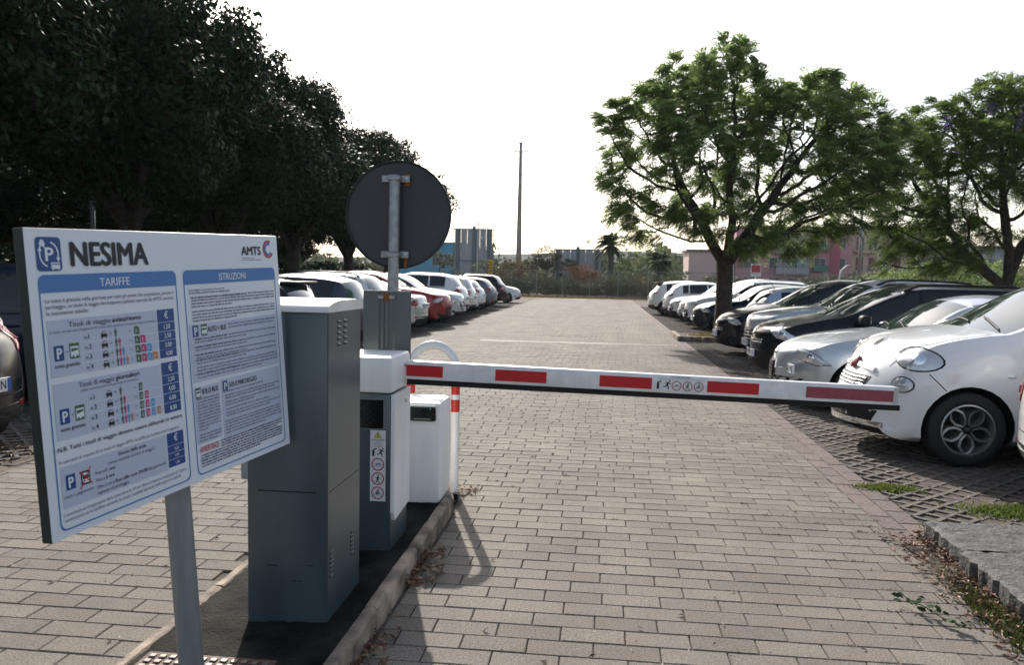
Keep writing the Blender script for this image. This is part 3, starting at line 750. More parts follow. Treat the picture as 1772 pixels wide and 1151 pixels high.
def side_kit(root, bvh, T, st, paintm):
    W = T['W']/2; sw = T['sw']; doors = [sw[0][0]-.10] + [sw[i][1]+.03 for i in range(len(sw)) if sw[i][1]-sw[i][0] > .4]
    if len(sw) > 3 and sw[0][1]-sw[0][0] < .4: doors[0] = sw[0][0]-.02
    zb = .27
    for s in (-1, 1):
        for k, x in enumerate(doors[:3]):
            zt = interp(T['belt'], x)-.01; xx = x
            if k == len(doors[:3])-1 and k > 0 and x > T['ra']-T['r']: pts = [(x, zt), (x-.04, .80), (T['ra']-T['r']-.10, .55), (T['ra']-T['r']-.12, zb)]
            else: pts = [(x, zt), (x, .6), (x+.02, zb)]
            ribbon(bvh, root, 'door_seam', pts, .009, m_seam, side=s)
        ribbon(bvh, root, 'sill_seam', [(doors[0]+.02, zb), (T['ra']-T['r']-.12, zb)], .009, m_seam, side=s)
        for k, x in enumerate(doors[1:3]):
            z = interp(T['belt'], x)-.13; h = bvh.ray_cast(Vector((x-.16, s*2, z)), Vector((0,-s,0)))[0]
            if h: MB().bbox(-.09,.09,-.018,.018,-.014,.014,.009).build('door_handle', paintm if not st.get('hblack') else m_black, root, loc=(h.x, h.y+s*.016, h.z))
        # mirror
        x = sw[0][0]+.08; z = interp(T['belt'], x)+.06
        b = MB().bbox(-.07,.06,-.12,.10,-.075,.075,.045); mr = b.build('mirror', st.get('mirror', paintm), root, smooth=60, loc=(x, s*(W+.10), z))
        mg = MB().bbox(0,.006,-.09,.08,-.055,.055,.002).build('mirror_glass', m_chrome, mr, loc=(.059,0,0))
        # belt trim
        xr = [sw[0][0], sw[-1][1]]
        ribbon(bvh, root, 'belt_trim', [(xr[0]+(xr[1]-xr[0])*i/8, interp(T['belt'], xr[0]+(xr[1]-xr[0])*i/8)+.012) for i in range(9)], .02, m_black, .004, side=s)
    # bonnet seam
    for s in (-1, 1):
        ribbon(bvh, root, 'bonnet_seam', [(.30, s*W*.62), (.6, s*W*.80), (T['ws'][0]-.02, s*W*.84)], .008, m_seam, axis='z')
def roof_kit(root, bvh, T, st):
    W = T['W']/2; a, b = T['ws'][1]+.12, T['rw'][0]-.1
    if st.get('rails'):
        for s in (-1, 1):
            pts = []
            for i in range(11):
                x = a+(b-a)*i/10; h = bvh.ray_cast(Vector((x, s*W*.70, 3)), Vector((0,0,-1)))[0]
                pts.append((x, s*W*.70, h.z+(.045 if 0 < i < 10 else .0)))
            MB().tube(pts, .018, 8).build('roof_rail', st['rails'], root, smooth=True)
    if st.get('spoiler'):
        x = T['rw'][0]; h = bvh.ray_cast(Vector((x-.05, 0, 3)), Vector((0,0,-1)))[0]
        MB().bbox(-.16,.14,-W*.62,W*.62,-.03,.02,.015).build('spoiler', st['spoiler'], root, loc=(x+.02,0,h.z+.012), smooth=40)
    x = T['rw'][0]-.25; h = bvh.ray_cast(Vector((x, 0, 3)), Vector((0,0,-1)))[0]
    if h: MB().tube([(x,0,h.z-.01),(x+.13,0,h.z+.16)], [.008,.004], 6).build('aerial', m_black, root)
    # wipers lying along the foot of the windscreen
    for y0, y1 in ((-.62,-.10),(-.02,.50)):
        pts = []
        for i in range(7):
            y = y0+(y1-y0)*i/6; x = T['ws'][0]+.10+.10*(i/6); h = bvh.ray_cast(Vector((x, y, 3)), Vector((0,0,-1)))[0]; pts.append((x, y, h.z+.012))
        MB().tube(pts, .009, 6).build('wiper', m_black, root)
def car(kind, paintm, label, X, Y, out, st=None, low=None, rot=0, group=None, wheels='spoke', front=True, rear=True, name='parked_car'):
    """X = where the end facing the lane stands; out: 'front' or 'rear' end faces the lane; side: +1 right row, -1 left row"""
    T = dict(TYPES[kind]); st = st or {}
    for k in ('g_windscreen', 'g_rear_window'):
        if k in st: T[k] = st[k]
    s = st.get('scale', 1.0); side = 1 if X > 0 else -1
    root = empty(name); tag(root, label, 'car', group or ('cars parked in the right row' if side > 0 else 'cars parked in the left row'))
    bo, bvh = make_body('body', T, paintm, low or paintm, root)
    for x in (T['fa'], T['ra']):
        for sy in (-1, 1): wheel(wheels, T['r'], root, (x, sy*(T['W']/2-.135), T['r']), sy > 0)
    if front: front_kit(root, bvh, T, st)
    if rear: rear_kit(root, bvh, T, st)
    side_kit(root, bvh, T, st, paintm); roof_kit(root, bvh, T, st)
    L = T['L']*s; root.scale = (s, s, s)
    if side > 0: loc, rz = ((X, Y), 0) if out == 'front' else ((X+L, Y), math.pi)
    else: loc, rz = ((X-L, Y), 0) if out == 'rear' else ((X, Y), math.pi)
    # small parking misalignment about the lane-side end
    root.location = (loc[0], loc[1], 0); root.rotation_euler = (0, 0, rz+rot)
    return root, bvh, T
# ---- right row, near to far
car('hatch', PW_, 'white car at the right edge, nearest of its row, only its bumper corner showing', 3.03, 5.9, 'rear', dict(rplate=None, tpoly=[(-.10,-.10),(.08,-.10),(.14,.10),(-.05,.10)], tz=.80))
wh = m_chrome
r1, b1, T1 = car('minimpv', PW_, 'large rounded white car with petal spoke wheels just behind the barrier tip', 2.30, 8.15, 'front',
    dict(hz=.92, gz=.62, hdir=(1,.95,-.1), hpos=(.46,.74), hpoly=ell(.215,.098,.12), hrim=m_seam, bulb=(-.05,.0), grille='none', fog=0, plate=None, bz=.40), low=PW_, wheels='petal')
for s in (-1, 1):
    q = patch(b1, r1, 'fog_light', (.36, s*.74, .69), (1,-s*.9,0), ell(.115,.072), m_seam, .004)
    patch(b1, q, 'lens', (.36, s*.74, .69), (1,-s*.9,0), ell(.105,.063), m_lens, .012, dome=.01)
q = patch(b1, r1, 'grille', (.1,0,.665), (1,0,0), [(-.36,-.05),(.36,-.05),(.40,.05),(-.40,.05)], m_black, .004)
for k in range(3): patch(b1, q, 'grille_bar', (.1,0,.635+k*.03), (1,0,0), [(-.35,-.007),(.35,-.007),(.35,.007),(-.35,.007)], m_chrome, .014)
for s in (-1, 1): patch(b1, r1, 'chrome_bar', (.18,s*.23,.80), (1,0,-.5), [(-.17,-.022),(.17,-.022),(.17,.022),(-.17,.022)], m_chrome, .022, skirt=-.004)
patch(b1, r1, 'red_emblem', (.18,0,.81), (1,0,-.5), ell(.05,.065), mat('emblem_red', (.22,.015,.03), .3, coat=1), .038, dome=.012, skirt=0)
for s in (-1, 1): patch(b1, r1, 'lower_trim', (.02,s*.30,.30), (1,-s*.1,0), [(-.32,-.03),(.32,-.03),(.32,.02),(-.32,.02)], m_chrome, .014)
patch(b1, r1, 'lower_intake', (0,0,.36), (1,0,0), [(-.5,-.05),(.5,-.05),(.55,.06),(-.55,.06)], m_black, .006)
ribbon(b1, r1, 'bumper_seam', [(.52,.80),(.60,.72),(.66,.66)], .008, m_seam, side=-1)
ribbon(b1, r1, 'bumper_seam', [(.52,.80),(.60,.72),(.66,.66)], .008, m_seam, side=1)
patch(b1, r1, 'side_repeater', (1.18,-.9,.80), (0,1,0), ell(.035,.018), m_lens, .006)

r2, b2, T2 = car('round_hatch', PSIL, 'low silver hatchback with shield grille and plate between the white rounded car and black van', 2.22, 10.75, 'front',
    dict(hz=.66, hpos=(.30,.64), hpoly=[(-.25,-.06),(-.12,-.085),(.08,-.06),(.24,.05),(.27,.12),(.12,.10),(-.10,.03)], grille='none', plate=None, fog=0, bz=.14))
sh = patch(b2, r2, 'grille_surround', (0,0,.42), (1,0,0), [(0,-.20),(.13,.02),(.12,.17),(-.12,.17),(-.13,.02)], m_chrome, .014)
patch(b2, sh, 'grille_mesh', (0,0,.42), (1,0,0), [(0,-.165),(.105,.02),(.10,.145),(-.10,.145),(-.105,.02)], m_black, .03, skirt=-.012)
for i in range(4):
    for j in range(6): patch(b2, sh, 'grille_knob', (0,-.07+i*.047,.33+j*.036), (1,0,0), ell(.009,.009,0,6), m_chrome, .036, rings=1, skirt=-.02)
h = b2.ray_cast(Vector((-2,-.36,.50)), Vector((1,0,0)))[0]; plate(r2, (h.x-.03,-.36,.50), -1, 'FX 662EM', .46, .11)
r3, b3, T3 = car('van', PBK, 'tall black passenger van with pale bonnet and matt black bumper beside the silver hatchback', 2.35, 13.05, 'front',
    dict(hz=.80, gz=.66, hpos=(.30,.74), hpoly=[(-.24,-.05),(-.10,-.10),(.10,-.07),(.26,.04),(.33,.17),(.20,.16),(-.05,.05)], grille='bar', plate='CW 308 FR', pz=.46, hrim=m_black, mirror=m_black, hblack=1, rails=m_black), low=m_black)
patch(b3, r3, 'bumper', (0,0,.40), (1,0,0), [(-.78,-.14),(.78,-.14),(.80,.12),(-.80,.12)], m_black, .02, rings=4)
car('suv', PSIL, 'silver crossover with dark square grille and black bumper, partly hidden behind the black van', 2.66, 15.4, 'front', dict(grille='big', hz=.80, rails=m_black, plate='EM 264 RH'), low=m_black)
car('mpv', PBK, 'glossy black family car with wide chrome grille in front of the planted tree', 2.44, 17.8, 'front', dict(grille='bar', hz=.74, plate='DL 815 PN'))
car('hatch', PLB, 'pale blue-silver hatchback reversed in, its curved rear window near the tree trunk', 3.42, 20.1, 'rear', dict(tz=.85, rplate=None))
car('hatch', PNAVY, 'dark navy hatchback behind the tree trunk, nose to the lane', 2.66, 24.3, 'front', dict(grille='hex', hz=.72, plate='FD 190 KA'))
car('suv', PW_, 'white car with silver roof rails, first white one past the navy hatchback', 2.66, 26.7, 'front', dict(grille='hex', rails=m_chrome, hz=.80, scale=.97))
car('mpv', PPEARL, 'pearl white car nose to the lane, second past the navy hatchback', 2.70, 29.1, 'front', dict(grille='bar'))
car('hatch', PW_, 'white hatchback with black lower bumper beside the two reversed white cars', 2.55, 31.4, 'front', dict(grille='hex'), low=m_black)
car('hatch', PW_, 'white hatchback reversed in, red taillights, before the last car of the right row', 2.50, 33.8, 'rear', dict(tz=.95))
car('hatch', PPEARL, 'pale car with black wheel arches, last and farthest of the right row', 2.02, 36.1, 'rear', dict(scale=1.02, tz=.98, spoiler=m_black), low=m_black)
# ---- left row, near to far
car('hatch', PBK, 'dark car with red taillight at the left edge of the picture', -4.80, 5.82, 'rear', dict(rplate='EA 731 CN', tz=1.02, rpz=.62, tpoly=[(-.05,-.17),(.07,-.16),(.06,.10),(.02,.19),(-.06,.17),(-.03,0)]), low=m_black)
car('mpv', PNAVY, 'dark blue car behind the tariff board at the left edge', -5.3, 9.2, 'rear', {}, wheels='cover')
car('hatch', PGR, 'grey hatchback hidden behind the tariff board', -5.0, 11.7, 'rear', {})
car('hatch', PBK, 'black hatchback with roof spoiler and bright rear window behind the tall cabinet', -5.0, 14.2, 'rear', dict(spoiler=m_black, scale=1.02))
car('mpv', PSLATE, 'slate grey hatchback with green tinted rear window beside the cabinet', -4.85, 16.6, 'rear', dict(g_rear_window=m_glassg, tz=.85, scale=.95))
car('suv', PW_, 'white off-roader with dark roof rails behind the round sign post', -5.0, 19.1, 'rear', dict(rails=m_black, scale=.98))
car('sedan', paint('champagne', (.58,.60,.58), .5, .3), 'silver saloon showing its boot beside the metal sign panel', -4.75, 21.8, 'rear', dict(tz=.80, rtrim=0, rplate='CR 552 GV'))
car('suv', PRED, 'red crossover with its front grille towards the lane', -4.55, 24.3, 'front', dict(grille='hex', hz=.82, plate=None))
car('suv', PSIL, 'silver crossover with number plate, nose out just past the red crossover', -4.55, 26.7, 'front', dict(grille='big', scale=.97, plate='FK 473 BZ'))
car('suv', PW_, 'white crossover with swept red taillights past the red crossover', -4.85, 29.3, 'rear', dict(tz=1.02, tpoly=[(-.24,-.03),(.06,-.10),(.18,-.05),(.17,.06),(-.05,.07)]), low=m_black)
car('mpv', PPEARL, 'pearl white car, first of two white cars behind the large crossover', -4.95, 31.8, 'rear', dict(scale=.97))
car('hatch', PW_, 'white hatchback, second of two white cars behind the large crossover', -4.95, 34.3, 'rear', {})
car('hatch', PGR, 'mid grey hatchback with alloy wheels before the dark one in the left row', -4.85, 37.4, 'rear', dict(scale=1.03))
car('suv', PBK, 'dark crossover with pale roof rails, last but one of the left row', -4.85, 41.6, 'rear', dict(rails=m_chrome))
car('hatch', PW_, 'white hatchback nose out, farthest of the left row by the fence', -4.75, 47.5, 'front', dict(grille='bar'))
# ================================================================ BARRIER ISLAND OBJECTS
m_cab = mat('cabinet_paint', (.058,.084,.094), .28, var=.17, scale=2.2, stretch=(2.5,2.5,.6), detail=9, bump=.05, bscale=300, spec=.7)
m_cabl = m_cab
m_lid = mat('off_white_lid', (.82,.81,.77), .4, var=.06, scale=5)
m_wbox = mat('white_housing', (.80,.80,.79), .42, var=.05, scale=3.5, stretch=(3,3,.7), detail=8)
m_galv = mat('galvanised_steel', (.30,.31,.32), .42, .7, var=.18, scale=25)
m_galvd = mat('dull_galvanised', (.10,.115,.118), .36, .55, var=.08, scale=3, stretch=(2,2,.6))
m_rust = mat('rust', (.22,.07,.02), .9, var=.5, scale=60)
m_scr = mat('screw_steel', (.5,.5,.5), .3, 1)
# --- tall cabinet
A = empty('tall_cabinet', (-1.305, 3.475, .06)); tag(A, 'tall dark grey-green cabinet with curved white lid and vent slots on its side', 'cabinet')
b = MB().bbox(-.175,.175,-.225,.235,-.02,1.358,.006); b.build('housing', m_cab, A, smooth=30)
b = MB().box(.1752,.178,-.219,.229,.0,1.35); sp = b.build('side_panel', m_cabl, A)
# lid: extruded profile curved at the front
pr = [(-.243,-.006),(-.243,.008)]+[(-.243+.19*(1-math.cos(R(a))), .008+.034*math.sin(R(a))) for a in range(10, 91, 10)]+[(.15,.042),(.235,.036),(.25,.022),(.25,-.006)]
mb = MB(); n = len(pr); mb.add([(x, y, z+1.358) for x in (-.185,.185) for y, z in pr], [tuple(range(n)), tuple(range(n,2*n))[::-1]]+[(i, n+i, n+(i+1)%n, (i+1)%n) for i in range(n)])
mb.build('lid', m_lid, A, smooth=35)
def slots(cols, z0, dz, n, nm='vent_slot'):
    for y in cols:
        for i in range(n):
            mb = MB(); mb.add([(.179,y-.022,z0-i*dz),(.179,y+.022,z0-i*dz),(.1835,y+.021,z0-i*dz-.007),(.1835,y-.021,z0-i*dz-.007),(.179,y-.022,z0-i*dz-.009),(.179,y+.022,z0-i*dz-.009)],
                [(0,3,2,1),(3,4,5,2),(0,4,3),(1,2,5)]); mb.build(nm, m_cabl, A)
            MB().box(.1782,.1795,y-.02,y+.02,z0-i*dz-.0135,z0-i*dz-.0095).build('slot_shadow_gap', m_seam, A)
slots((-.085, .0), 1.315, .0245, 5); slots((-.175,), .325, .020, 6); slots((.115,), .325, .020, 6)
MB().box(.1781,.1787,-.21,.22,.585,.588).build('panel_gap', m_seam, A)
MB().box(-.13,.13,-.2262,-.2253,.585,.590).build('door_groove', m_seam, A)
MB().box(-.09,-.04,-.2262,-.2253,.262,.266).build('scratch', m_seam, A)
for x_, z_, l_ in ((.02,.20,.05),(.09,.27,.03),(-.13,.75,.04)): MB().box(x_,x_+l_,-.2262,-.2254,z_,z_+.0025).build('scratch', m_seam, A)
MB().bbox(-.29,-.176,-.05,.10,.58,.84,.015).build('side_box', mat('grey_box', (.34,.36,.37), .5), A)
MB().bbox(-.205,.205,-.25,.25,-.05,-.0,.01).build('plinth', mat('mortar', (.10,.095,.085), .9, var=.3, scale=20, bump=.5), A)
# --- barrier machine
B = empty('barrier_machine', (-1.283, 4.36, .08)); tag(B, 'boom barrier machine with white head and dark body carrying a warning sticker', 'barrier')
MB().bbox(-.19,.185,-.20,.17,-.02,.86,.008).build('body', m_cab, B, smooth=30)
MB().bbox(-.2,.197,-.215,.19,.863,1.058,.02).build('head', m_wbox, B, smooth=40)
mb = MB(); pr = [(-.195,.855),(-.195,.22),(-.17,.17),(.16,.19),(.16,.855)]; n = len(pr)
mb.add([(x, y, z) for x in (.186,.205) for y, z in pr], [tuple(range(n))[::-1], tuple(range(n,2*n))]+[(i, (i+1)%n, n+(i+1)%n, n+i) for i in range(n)])
cv_ = mb.build('side_cover', m_wbox, B)
MB().box(.1860,.1866,-.199,.168,.0,.20).build('lower_side_panel', m_cabl, B)
for z in (.99, .79): MB().lathe([(.011,0),(.011,.004),(.0,.006)], 12).build('screw', m_scr, B, loc=(.198 if z > .9 else .206, .05, z), rot=(0,R(90),0))
MB().lathe([(.005,0),(.005,.004),(.0,.005)], 10).build('screw', m_scr, B, loc=(.198,.13,.90), rot=(0,R(90),0))
q = MB().bbox(-.10,.154,-.206,-.198,.668,.835,.003).build('display_frame', mat('frame_grey', (.16,.18,.19), .5), B)
MB().box(-.095,.147,-.2085,-.2065,.675,.828).build('dark_display', mat('display_black', (.008,.009,.009), .12), q)
mb = MB()
for i in range(9):
    for j in range(9):
        if (i+j) % 2 == 0 and abs(i-4)+abs(j-4) < 7: mb.add([(-.05+i*.018,-.2088,.69+j*.0145),(-.0455+i*.018,-.2088,.69+j*.0145),(-.0455+i*.018,-.2088,.694+j*.0145),(-.05+i*.018,-.2088,.694+j*.0145)], [(0,1,2,3)])
mb.build('led_dots', mat('led_dim', (.05,.07,.06), .4), q)['kind'] = 'stuff'
# pictograms, drawn in a unit square around (0,0); emit into mb with ink material index
def man_walk(mb, x, y, s, z, mi, run=False):
    P = lambda a, b: (x+a*s, y+b*s)
    flat(mb, circ(x+(.06 if not run else .22)*s, y+.40*s, .085*s, 10), z, mi)
    if run:
        for p, q, t in (((.14,.28),(-.04,.0),.17),((-.02,.02),(.12,-.18),.12),((.12,-.18),(.10,-.44),.10),((-.04,.02),(-.16,-.14),.12),((-.16,-.14),(-.40,-.20),.09),((.12,.26),(-.12,.30),.08),((-.12,.30),(-.22,.12),.07),((.14,.24),(.26,.10),.08),((.26,.10),(.38,.16),.06)): seg(mb, P(*p), P(*q), t*s, z, mi)
    else:
        for p, q, t in (((.03,.28),(.0,-.04),.17),((.0,-.02),(.16,-.44),.09),((-.01,-.02),(-.14,-.24),.09),((-.14,-.24),(-.18,-.46),.08),((.02,.26),(-.16,.06),.07),((.05,.26),(.20,.06),.07)): seg(mb, P(*p), P(*q), t*s, z, mi)
def bike(mb, x, y, s, z, mi, rider=False, cargo=False):
    for cx in (-.26, .26): band(mb, circ(x+cx*s, y-.14*s, .17*s, 14), .035*s, z, mi)
    for p, q in (((-.26,-.14),(-.06,-.14)),((-.06,-.14),(.14,.08)),((-.12,.08),(.14,.08)),((-.12,.10),(-.06,-.14)),((.26,-.14),(.14,.12)),((-.26,-.14),(-.12,.06))): seg(mb, (x+p[0]*s, y+p[1]*s), (x+q[0]*s, y+q[1]*s), .04*s, z, mi)
    if rider:
        flat(mb, circ(x+.08*s, y+.40*s, .075*s, 10), z, mi); seg(mb, (x-.12*s,y+.12*s), (x+.06*s,y+.32*s), .13*s, z, mi); seg(mb, (x+.05*s,y+.28*s), (x+.2*s,y+.12*s), .05*s, z, mi); seg(mb, (x-.12*s,y+.1*s), (x+.06*s,y-.1*s), .07*s, z, mi)
    if cargo: flat(mb, [(x-.1*s,y+.05*s),(x+.22*s,y+.12*s),(x+.2*s,y-.04*s),(x-.02*s,y-.06*s)], z, mi)
def barrier_ico(mb, x, y, s, z, mi):
    flat(mb, [(x-.12*s,y-.42*s),(x+.12*s,y-.42*s),(x+.12*s,y+.2*s),(x-.12*s,y+.2*s)], z, mi)
    seg(mb, (x-.1*s,y+.24*s), (x+.36*s,y+.40*s), .11*s, z, mi)
m_redink = mat('red_ink', (.42,.03,.05), .45); m_yel = mat('yellow_ink', (.62,.50,.03), .45); m_stk = mat('sticker_white', (.66,.67,.69), .4)
m_grink = mat('grey_ink', (.22,.23,.26), .5); m_navyink = mat('navy_ink', (.012,.045,.17), .45)
def ringed(mb, x, y, r, z): band(mb, circ(x, y, r, 26), r*.17, z, 1)
def place_flat(mb, M): return mb.xf(M)
# sticker on the machine: local x -> X, y -> Z, z -> -Y
MS = Matrix(((.83,0,0,.118),(0,0,-1,-.2012),(0,.83,0,.472),(0,0,0,1)))
sk_ = MB(); flat(sk_, [(-.051,-.232),(.051,-.232),(.051,.232),(-.051,.232)], .001, 0); st_o = place_flat(sk_, MS).build('warning_sticker', m_stk, B)
mb = MB(); flat(mb, [(-.026,.182),(.026,.182),(0,.226)], .0016, 3); flat(mb, [(-.022,.1845),(.022,.1845),(0,.222)], .002, 2); text(mb, '!', 0, .188, .024, None, .03, 0, .0024, 'c')
text(mb, 'ATTENZIONE', 0, .164, .009, .086, .02, 0, .002, 'c')
for i, (s_, w_) in enumerate((('VIETATO', .042), ('TRANSITARE', .06), ('CON SBARRA', .07), ('IN MOVIMENTO', .074))): text(mb, s_, 0, .151-i*.0105, .006, w_, 0, 3, .002, 'c')
barrier_ico(mb, -.030, .088, .060, .002, 0); man_walk(mb, .020, .088, .062, .002, 0, True)
for i in range(3): ringed(mb, 0, [.009,-.084,-.177][i], .042, .002)
bike(mb, 0, .012, .062, .0024, 3, cargo=True); man_walk(mb, 0, -.085, .06, .0024, 0); bike(mb, 0, -.179, .058, .0024, 0, True)
place_flat(mb, MS).build('sticker_print', [m_ink, m_redink, m_yel, m_grink], st_o)
# --- boom arm
ar = empty('boom_barrier_arm', (-1.10, 4.48, 1.038)); ar.rotation_euler = (0, R(2.02), R(6.17))
tag(ar, 'long white boom arm with red stripes lowered across the lane', 'barrier arm')
LA = 2.79
MB().bbox(0, LA, -.03,.03,-.052,.052,.006).build('beam', mat('arm_white', (.76,.76,.755), .42, var=.10, scale=12, detail=8), ar, smooth=30)
MB().bbox(0, LA+.03, -.012,.012,-.085,-.052,.005).build('rubber_edge', m_black, ar)
px = lambda p: (p-705)/(1552-705)*LA
for i, (a_, b_) in enumerate(((708,771),(861,949),(1040,1130),(1225,1314),(1395,1545))):
    MB().box(px(a_), px(b_), -.0315,-.0302,-.034,.030).build('red_stripe', mat('faded_stripe', (.30,.055,.075), .5, var=.1, scale=30) if i == 4 else mat('red_stripe', (.50,.006,.012), .35), ar)
MB().box(LA-.02, LA+.004, -.033,.033,-.05,.05).build('end_cap', mat('cap_grey', (.5,.5,.48), .5), ar)
MA = Matrix(((1,0,0,0),(0,0,-1,-.0303),(0,1,0,0),(0,0,0,1)))
mb = MB(); x0 = px(1137); ww = px(1222)-x0; s_ = ww/6.3
text(mb, '! ATTENZIONE !', x0+ww*.5, .036, .0085, .12, .02, 0, .001, 'c'); text(mb, 'VIETATO TRANSITARE CON SBARRA IN MOVIMENTO', x0+ww*.52, .026, .005, ww*.95, 0, 3, .001, 'c')
barrier_ico(mb, x0+.012, -.006, .056, .001, 0); man_walk(mb, x0+.064, -.006, .056, .001, 0, True)
for i in range(3):
    cx = x0+.117+i*.0625; ringed(mb, cx, -.008, .028, .001)
    (bike(mb, cx, -.006, .042, .0014, 3, cargo=True) if i == 0 else man_walk(mb, cx, -.008, .040, .0014, 0) if i == 1 else bike(mb, cx, -.009, .040, .0014, 0, True))
place_flat(mb, MA).build('warning_print', [m_ink, m_redink, m_yel, m_grink], ar)
# --- camera reader box
Cc = empty('camera_box', (-1.172, 5.25, .08)); tag(Cc, 'low white camera housing with small dark lens window behind the barrier machine', 'camera housing')
MB().bbox(-.16,.16,-.16,.2,-.0,.672,.03).build('housing', m_wbox, Cc, smooth=40)
# window: local x->X, y->Z, z->-Y
MC = Matrix(((.9,0,0,.042),(0,0,-1,-.1602),(0,.82,0,.603),(0,0,0,1)))
def pris(mb, poly, z0, z1, mi=0): mb.prism(poly, z0, z1, mi)
mb = MB(); pris(mb, rrect(-.103,-.068,.103,.062,.014), -.002, .012); fr_ = mb.xf(MC).build('window_frame', mat('frame_white', (.6,.6,.58), .4), Cc)
mb = MB(); pris(mb, [(-.095,.048),(-.098,-.05),(-.085,-.062),(.085,-.062),(.098,-.05),(.095,.048)], .0, .014); mb.xf(MC).build('dark_window', mat('window_dark', (.02,.02,.017), .15), fr_)
mb = MB(); mb.lathe([(.026,.0),(.026,.006),(.018,.007),(.017,.002),(0,.002)], 20); mb.xf(MC @ Matrix.Translation((0,.005,.014))).build('lens', m_black, fr_, smooth=True)
mb = MB(); mb.box(-.06,.06,-.048,-.042,.014,.022); mb.xf(MC).build('ledge', mat('ledge_beige', (.35,.32,.25), .5), fr_)
mb = MB(); mb.box(.055,.061,.032,.036,.014,.016); mb.xf(MC).build('green_led', mat('green_led', (.02,.7,.35), .4, emit=1.0), fr_)
# --- hoop post
Hh = empty('hoop_post', (-1.196, 5.72, 0)); tag(Hh, 'white hoop shaped bollard with red bands behind the camera housing', 'bollard')
pts = [(-.165,0,0),(-.165,0,.30),(-.165,0,.60),(-.165,0,.90)]+[(-.165*math.cos(R(a)), 0, .90+.172*math.sin(R(a))) for a in range(12,180,12)]+[(.165,0,.90),(.165,0,.6),(.165,0,.3),(.165,0,0)]
MB().tube(pts, .031, 16).build('tube', mat('post_white', (.80,.80,.79), .4, var=.04, scale=8), Hh, smooth=40)
for x in (-.165,.165):
    for z0, z1 in ((.59,.68),(.717,.808)): MB().lathe([(.0318,z0),(.0318,z1)], 18).build('red_band', mat('band_red', (.55,.03,.02), .35), Hh, loc=(x,0,0), smooth=True)
# --- round sign seen from behind
G_ = empty('round_sign', (-1.268, 4.80, .08)); tag(G_, 'back of a round dark grey road sign on a galvanised post', 'road sign')
G_.rotation_euler = (0, R(.4), 0)
ps = MB().tube([(0,0,0),(0,0,2.09)], .034, 16).build('post', m_galv, G_, smooth=40)
mb = MB(); n = 48; rr_ = .327
cz = 1.855
pr = [(0,.006),(rr_-.012,.006),(rr_-.003,-.012),(rr_,-.012),(rr_,.012),(0,.012)]
mb.lathe(pr, 64, 'y'); mb.build('disc', mat('sign_back_grey', (.045,.048,.052), .55, .2, var=.1, scale=5), G_, smooth=30, loc=(.012,.05,cz))
for z in (2.07, 1.615):
    MB().box(-.085,.085,.022,.040,z-.019,z+.019).bbox(-.042,.042,-.042,.03,z-.017,z+.017,.012).build('clamp', m_galv, G_)
    MB().lathe([(.009,0),(.009,.008),(0,.01)], 8).build('bolt', m_scr, G_, loc=(.065,.022,z), rot=(R(90),0,0))
MB().box(.055,.075,.040,.0425,1.53,1.60).build('rust_stain', m_rust, G_); MB().box(.05,.085,.040,.0425,2.03,2.10).build('rust_stain', m_rust, G_)
# metal panel strapped to the post
Pn = empty('metal_panel', (-1.283, 4.758, .965)); tag(Pn, 'blank rectangular metal plate strapped to the round sign post', 'plate')
prof = [(-.147,.0),(-.05,.0),(-.036,-.012),(-.018,-.012),(-.012,-.004),(.012,-.004),(.018,-.012),(.036,-.012),(.05,.0),(.147,.0)]
mb = MB(); n = len(prof); vs = [(x, y+o_, z) for z in (0,.505) for o_ in (0,.004) for x, y in prof]
for i in range(n-1): mb.f += [(i,i+1,2*n+i+1,2*n+i), (n+i,3*n+i,3*n+i+1,n+i+1), (2*n+i,2*n+i+1,3*n+i+1,3*n+i), (i,n+i,n+i+1,i+1)]; mb.m += [0]*4
mb.v = vs; mb.f += [(0,2*n,3*n,n),(n-1,2*n-1,4*n-1,3*n-1)]; mb.m += [0,0]; mb.build('panel_sheet', m_galvd, Pn, smooth=30)
MB().bbox(-.055,.055,-.022,-.006,.462,.486,.006).build('strap', m_galv, Pn); MB().bbox(-.02,.02,-.028,-.006,.45,.50,.008).build('rusty_clip', m_rust, Pn)
MB().box(-.147,.147,-.003,.004,.505,.512).build('top_flange', m_galv, Pn)

# ================================================================ TARIFF BOARD
Hb = .861; Wb = Hb*1.4142; a_, b_, c_ = .16254, .03311, -.0544
wv = Vector((math.sin(a_), math.cos(a_), 0)); up = Vector((0,0,1)); nv = wv.cross(up)
w2 = wv*math.cos(b_)+up*math.sin(b_); u2 = -wv*math.sin(b_)+up*math.cos(b_); u3 = u2*math.cos(c_)+nv*math.sin(c_); n3 = w2.cross(u3)
ctr = Vector((-1.3987, 2.6, 1.2735))
foot = ctr - n3*.068 - u3*(1.2735/u3.z - .03)
TB = empty('tariff_board'); MTB = Matrix((w2, u3, n3)).transposed().to_4x4(); MTB.translation = ctr
Mf = MTB.copy(); Mf.translation = foot; TB.matrix_world = Mf; tag(TB, 'large white car park tariff board titled NESIMA on a leaning grey post', 'notice board')
OFF = Mf.inverted() @ ctr
def bb_(mb, name, mats, parent=None, smooth=False):
    mb.v = [(x+OFF.x, y+OFF.y, z+OFF.z) for x, y, z in mb.v]; return mb.build(name, mats, parent or TB, smooth)
mb = MB(); mb.bbox(-Wb/2,Wb/2,-Hb/2,Hb/2,-.034,-.0012,.003); bb_(mb, 'frame', mat('board_frame', (.012,.022,.022), .4))
mb = MB(); flat(mb, rrect(-Wb/2+.001,-Hb/2+.001,Wb/2-.001,Hb/2-.001,.006), 0); panel = bb_(mb, 'panel', mat('board_white', (.76,.79,.84), .3))
yl = -Hb/2-.0; L_ = (Vector(OFF)-Vector((0,0,-.068))).y
